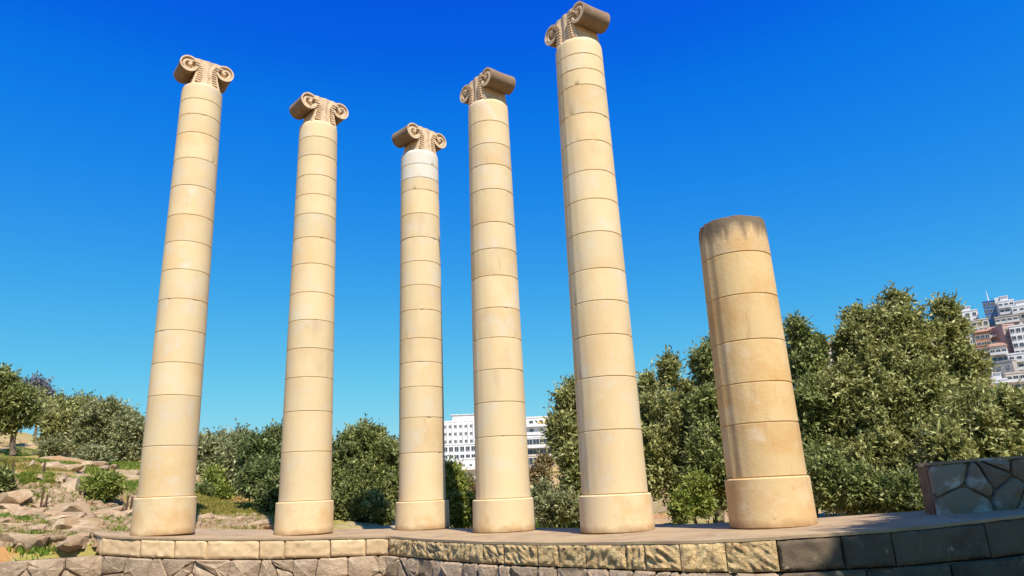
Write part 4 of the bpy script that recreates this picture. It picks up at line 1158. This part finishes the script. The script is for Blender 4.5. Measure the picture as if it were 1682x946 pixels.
# ------------------------------------------------------------------ buildings
def win_mesh(w, h, m_gl=None):
    mb = MB()
    mb.box(-w / 2, w / 2, -.02, .06, 0, h, 1)
    t = .09
    mb.box(-w / 2 - t, -w / 2, -.10, .06, -t, h + t, 0); mb.box(w / 2, w / 2 + t, -.10, .06, -t, h + t, 0)
    mb.box(-w / 2, w / 2, -.10, .06, -t, 0, 0); mb.box(-w / 2, w / 2, -.10, .06, h, h + t, 0); mb.box(-.04, .04, -.07, -.02, 0, h, 0)
    me = bpy.data.meshes.new('window'); me.from_pydata(mb.v, [], mb.f); me.materials.append(M_frame); me.materials.append(m_gl or M_glass)
    me.polygons.foreach_set('material_index', mb.m); me.update(); return me
WM = {k: win_mesh(*k) for k in ((1.3, 1.4), (2.4, 2.1), (1.0, 1.8), (.8, .9))}
def building(label, pxl, pxr, pytop, dist, floors, bays, wallm, win=(1.3, 1.4), balc=(), fins=0, roof='flat', turn=0.0, depth=10, fh=3.0, name='apartment_building', penthouse=False, winrows=None, group=None, awn=False, dark_ground=False, extra=0):
    pc = at((pxl + pxr) / 2, pytop, dist); k = pxm((pxl + pxr) / 2, pytop, dist)
    wd = (pxr - pxl) / k * 1.0
    azm = math.atan2(pc.x, pc.y)
    g0 = ground(pc.x, pc.y); top = pc.z
    rz = -azm + R(turn)
    base = Vector((pc.x, pc.y, top - floors * fh - .6))
    b = empty(name, base, rz); tag(b, label, 'building', group)
    H_ = floors * fh + .6
    mb = MB()
    ext = max(0, base.z - g0 + 2)
    mb.box(-wd / 2, wd / 2, 0, depth, -ext, H_ - .5)
    mb.build('wall', wallm, b)
    mb = MB()
    mb.box(-wd / 2 - .15, wd / 2 + .15, -.15, .12, H_ - .5, H_); mb.box(-wd / 2 - .15, wd / 2 + .15, depth - .12, depth + .15, H_ - .5, H_)
    mb.box(-wd / 2 - .15, -wd / 2 + .12, .12, depth - .12, H_ - .5, H_); mb.box(wd / 2 - .12, wd / 2 + .15, .12, depth - .12, H_ - .5, H_)
    mb.build('parapet', wallm, b)
    for fl in range(floors):
        if winrows is not None and fl not in winrows: continue
        for i in range(bays):
            x = -wd / 2 + wd * (i + .5) / bays
            o = bpy.data.objects.new('window', WM[win]); link(o, b); o.location = (x, -.065, fl * fh + .75)
            if i == 0 or i == bays - 1:
                o2 = bpy.data.objects.new('window', WM[win]); link(o2, b)
                sx = -1 if i == 0 else 1
                o2.location = (sx * (wd / 2 + .065), depth * .35, fl * fh + .75); o2.rotation_euler = (0, 0, sx * math.pi / 2)
    for (fl, u0, u1) in balc:
        mb = MB(); x0, x1 = -wd / 2 + wd * u0, -wd / 2 + wd * u1; z = fl * fh
        mb.box(x0, x1, -1.5, -.0, z - .1, z + .12)
        o = mb.build('balcony', wallm, b)
        mb = MB(); mb.box(x0, x1, -1.5, -1.38, z + .125, z + 1.0); mb.box(x0, x0 + .1, -1.375, -.01, z + .125, z + 1.0); mb.box(x1 - .1, x1, -1.375, -.01, z + .125, z + 1.0)
        mb.build('railing', M_rail, o)
    if fins:
        for i in range(fins + 1):
            mb = MB(); x = -wd / 2 + wd * i / fins
            mb.box(x - .25, x + .25, -.55, -.005, floors * fh * .45, H_ - .52); mb.build('fin', wallm, b)
    if roof == 'pitched':
        mb = MB(); e = .5; zr = H_ + .003
        mb.add([(-wd / 2 - e, -e, zr), (wd / 2 + e, -e, zr), (wd / 2 + e, depth + e, zr), (-wd / 2 - e, depth + e, zr), (-wd / 2 + 1, depth / 2, zr + 1.8), (wd / 2 - 1, depth / 2, zr + 1.8)],
               [(0, 1, 5, 4), (1, 2, 5), (2, 3, 4, 5), (3, 0, 4), (3, 2, 1, 0)])
        mb.build('roof', M_orange, b)
    if penthouse:
        mb = MB(); mb.box(-wd * .3, wd * .18, 2, depth - 2, H_ - .49, H_ + 2.2); mb.box(-wd * .34, wd * .22, 1.6, depth - 1.6, H_ + 2.2, H_ + 2.4); mb.build('penthouse', wallm, b)
    mb = MB(); mb.tube([Vector((wd * .3, 3, H_ - .5)), Vector((wd * .3, 3, H_ + 2.0))], [.04, .03], 5)
    for q in (1.2, 1.5, 1.8): mb.box(wd * .3 - .5, wd * .3 + .5, 2.98, 3.02, H_ + q, H_ + q + .03)
    mb.build('antenna', M_iron, b)
    return b, wd, H_
GC = 'white apartment blocks behind the third and fourth columns'
building('tall white block with vertical fins, seen between the third and fourth columns', 726, 812, 690, 262, 7, 10, M_plaster, fh=2.7, win=(.8, .9), fins=10, group=GC, balc=((2, .05, .95),), penthouse=True)
building('long white block with balconies at mid height between the third and fourth columns', 718, 800, 728, 246, 8, 9, M_plaster, fh=2.7, win=(1.3, 1.4), balc=((6, .02, .4), (6, .45, .98), (5, .1, .98), (4, .02, .98), (3, .02, .98)), group=GC)
building('low white stair block with a column of small dark windows behind the fourth column edge', 756, 790, 752, 232, 4, 3, M_plaster, win=(.8, .9), balc=((3, .0, 1),), group=GC, depth=8)
building('white house with brown shadowed porch beside the bright shrub, right of the third column', 734, 758, 760, 225, 3, 2, M_plaster2, win=(1.3, 1.4), group=GC, depth=8)
b, wd, H_ = building('tall white building with an orange awning, right of the fourth column', 848, 912, 684, 258, 5, 4, M_plaster, win=(1.3, 1.4), group=GC, penthouse=False, balc=((3, .0, 1), (4, .1, .9)))
mb = MB(); mb.add([(wd * .05, -.1, H_ - 2.0), (wd * .4, -.1, H_ - 2.0), (wd * .4, -1.6, H_ - 2.6), (wd * .05, -1.6, H_ - 2.6), (wd * .05, -.1, H_ - 2.06), (wd * .4, -.1, H_ - 2.06), (wd * .4, -1.6, H_ - 2.66), (wd * .05, -1.6, H_ - 2.66)],
                  [(0, 3, 2, 1), (4, 5, 6, 7), (3, 7, 6, 2), (0, 4, 7, 3), (1, 2, 6, 5)]); mb.build('awning', M_cloth, b)
building('white building with big dark glazed openings, lower right of the fourth column', 852, 908, 716, 242, 4, 5, M_plaster, win=(2.4, 2.1), balc=((3, 0, 1), (2, 0, 1)), group=GC, fh=3.3)
b, wd, H_ = building('white low house with dark openings and a red curtain behind the brown bush', 862, 902, 746, 228, 3, 3, M_plaster2, win=(2.4, 2.1), group=GC, fh=3.3)
mb = MB(); mb.box(-.5, .5, -.25, -.175, 5.0, 9.2); mb.build('curtain', M_red, b)
building('pale building half hidden by the tree left of the column reaching highest', 900, 960, 700, 270, 6, 5, M_plaster, group=GC, balc=((3, 0, 1),))
building('small white house peeping over the round dense tree, by the third column', 634, 660, 722, 280, 3, 3, M_plaster, group=GC, win=(.8, .9))
building('white block hidden low behind the fourth column', 790, 860, 735, 240, 5, 5, M_plaster, group=GC, balc=((4, 0, 1), (3, 0, 1)))
GR = 'buildings climbing the right hillside'
building('small white block at the top left of the right hillside town', 1573, 1602, 510, 400, 3, 3, M_plaster, group=GR, penthouse=True, win=(1.3, 1.4))
b, wd, H_ = building('slim blue glass tower with a spire on the right hillside', 1615, 1632, 494, 395, 8, 3, M_blue, win=(1.0, 1.8), group=GR, name='tower', depth=6)
mb = MB(); mb.tube([Vector((0, 2, H_ - .5)), Vector((0, 2, H_ + 1.5)), Vector((0, 2, H_ + 5.5))], [.55, .3, .05], 6); mb.build('spire', M_plaster, b)
mb = MB(); mb.box(wd / 2 + .004, wd / 2 + 2.0, -.3, 5, -3, H_ + .8); mb.build('side_pier', M_plaster, b)
building('white stepped block right beside the blue glass tower', 1640, 1662, 493, 390, 4, 3, M_plaster, group=GR, win=(1.3, 1.4), penthouse=True, balc=((3, 0, 1), (2, 0, 1)))
building('cream house with flat roof below the top left block', 1596, 1620, 524, 385, 3, 3, M_plaster2, group=GR)
building('grey terraced block beneath the stepped white one', 1636, 1668, 518, 372, 4, 4, M_grey, group=GR, balc=((3, 0, 1), (2, 0, 1)))
building('pale block with arched roof line cut by the right edge of the photo', 1664, 1700, 500, 380, 5, 4, M_plaster, group=GR, penthouse=True, balc=((4, 0, 1),))
building('terracotta-roofed pink house in the middle of the hillside town', 1622, 1648, 540, 355, 3, 3, M_pink, group=GR, roof='pitched', balc=((2, 0, 1), (1, 0, 1)))
building('pink plain-walled block standing end on in the hillside town', 1646, 1664, 532, 350, 6, 2, M_pink, group=GR, turn=30, win=(.8, .9))
building('white block with rows of small windows at the right edge', 1660, 1700, 532, 345, 5, 5, M_plaster, group=GR, win=(1.3, 1.4))
building('orange house half hidden by the tallest tree on the right hillside', 1602, 1630, 566, 335, 3, 3, M_orange, group=GR, balc=((2, 0, 1), (1, 0, 1)))
building('red-roofed cream house under the terracotta one', 1626, 1650, 568, 330, 3, 3, M_plaster2, group=GR, roof='pitched', balc=((2, 0, 1),))
building('grey bare side wall of a block low in the hillside town', 1634, 1660, 592, 318, 4, 2, M_grey, group=GR, win=(.8, .9), turn=-20)
building('white balconied block low at the right edge', 1658, 1700, 578, 322, 5, 4, M_plaster, group=GR, balc=((4, 0, 1), (3, 0, 1), (2, 0, 1)))
building('white house glimpsed through the leaves right of the tallest tree', 1592, 1626, 606, 305, 4, 3, M_plaster, group=GR, win=(1.3, 1.4))
building('white house glimpsed just above the low tree at the right edge', 1640, 1690, 640, 290, 5, 5, M_plaster, group=GR, balc=((4, 0, 1), (3, 0, 1)))
building('cream block with rows of balconies below the white one at the right edge', 1654, 1690, 610, 300, 5, 4, M_plaster2, group=GR, balc=((4, 0, 1), (3, 0, 1), (2, 0, 1)))
building('narrow white house below the grey side wall in the hillside town', 1630, 1652, 622, 296, 4, 3, M_plaster, group=GR, balc=((3, 0, 1),), penthouse=True)
building('pink house with tiled roof just above the low tree at the right edge', 1608, 1632, 636, 284, 3, 3, M_pink, group=GR, roof='pitched')
building('wide pale block at the foot of the hillside town', 1664, 1710, 658, 276, 5, 5, M_plaster, group=GR, balc=((4, 0, 1), (3, 0, 1)))
building('white house at the foot of the town with a red tiled roof', 1630, 1660, 664, 268, 3, 3, M_plaster, group=GR, roof='pitched', balc=((2, 0, 1),))
building('grey-white block seen low above the stone wall at the right edge', 1650, 1700, 690, 250, 5, 5, M_plaster, group=GR, balc=((4, 0, 1), (3, 0, 1), (2, 0, 1)))
building('small terracotta house between the blue tower and the orange house', 1602, 1622, 545, 350, 2, 3, M_orange, group=GR, roof='pitched')
w4 = []
for k in range(46):
    px = g.uniform(1560, 1720); py = g.uniform(560, 720); d = float(np.interp(py, [530, 600, 660, 720], [350, 312, 280, 245]))
    p = at(px, py, d); p.z = ground(p.x, p.y) + 1.5
    r = g.uniform(1.6, 3.2); w4.append((p, r, r, r * .8))
wood('town_trees', w4, .8, L_dark, 2200, 104)
tag(bpy.data.objects['town_trees'], 'small trees scattered between the houses of the right hillside', 'trees')
building('orange and white house glimpsed through the trees right of the broken column', 1340, 1372, 566, 330, 4, 3, M_plaster2, group=GR, roof='pitched')
building('white house glimpsed between leaves beside the broken column', 1118, 1150, 648, 300, 4, 3, M_plaster, group=GR)
building('pinkish block behind the tallest tree', 1420, 1470, 560, 340, 5, 5, M_pink, group=GR)
building('white block behind the right half of the tallest tree', 1530, 1570, 560, 345, 5, 4, M_plaster, group=GR)
print('faces', sum(len(o.data.polygons) for o in bpy.data.objects if o.type == 'MESH') * 2)
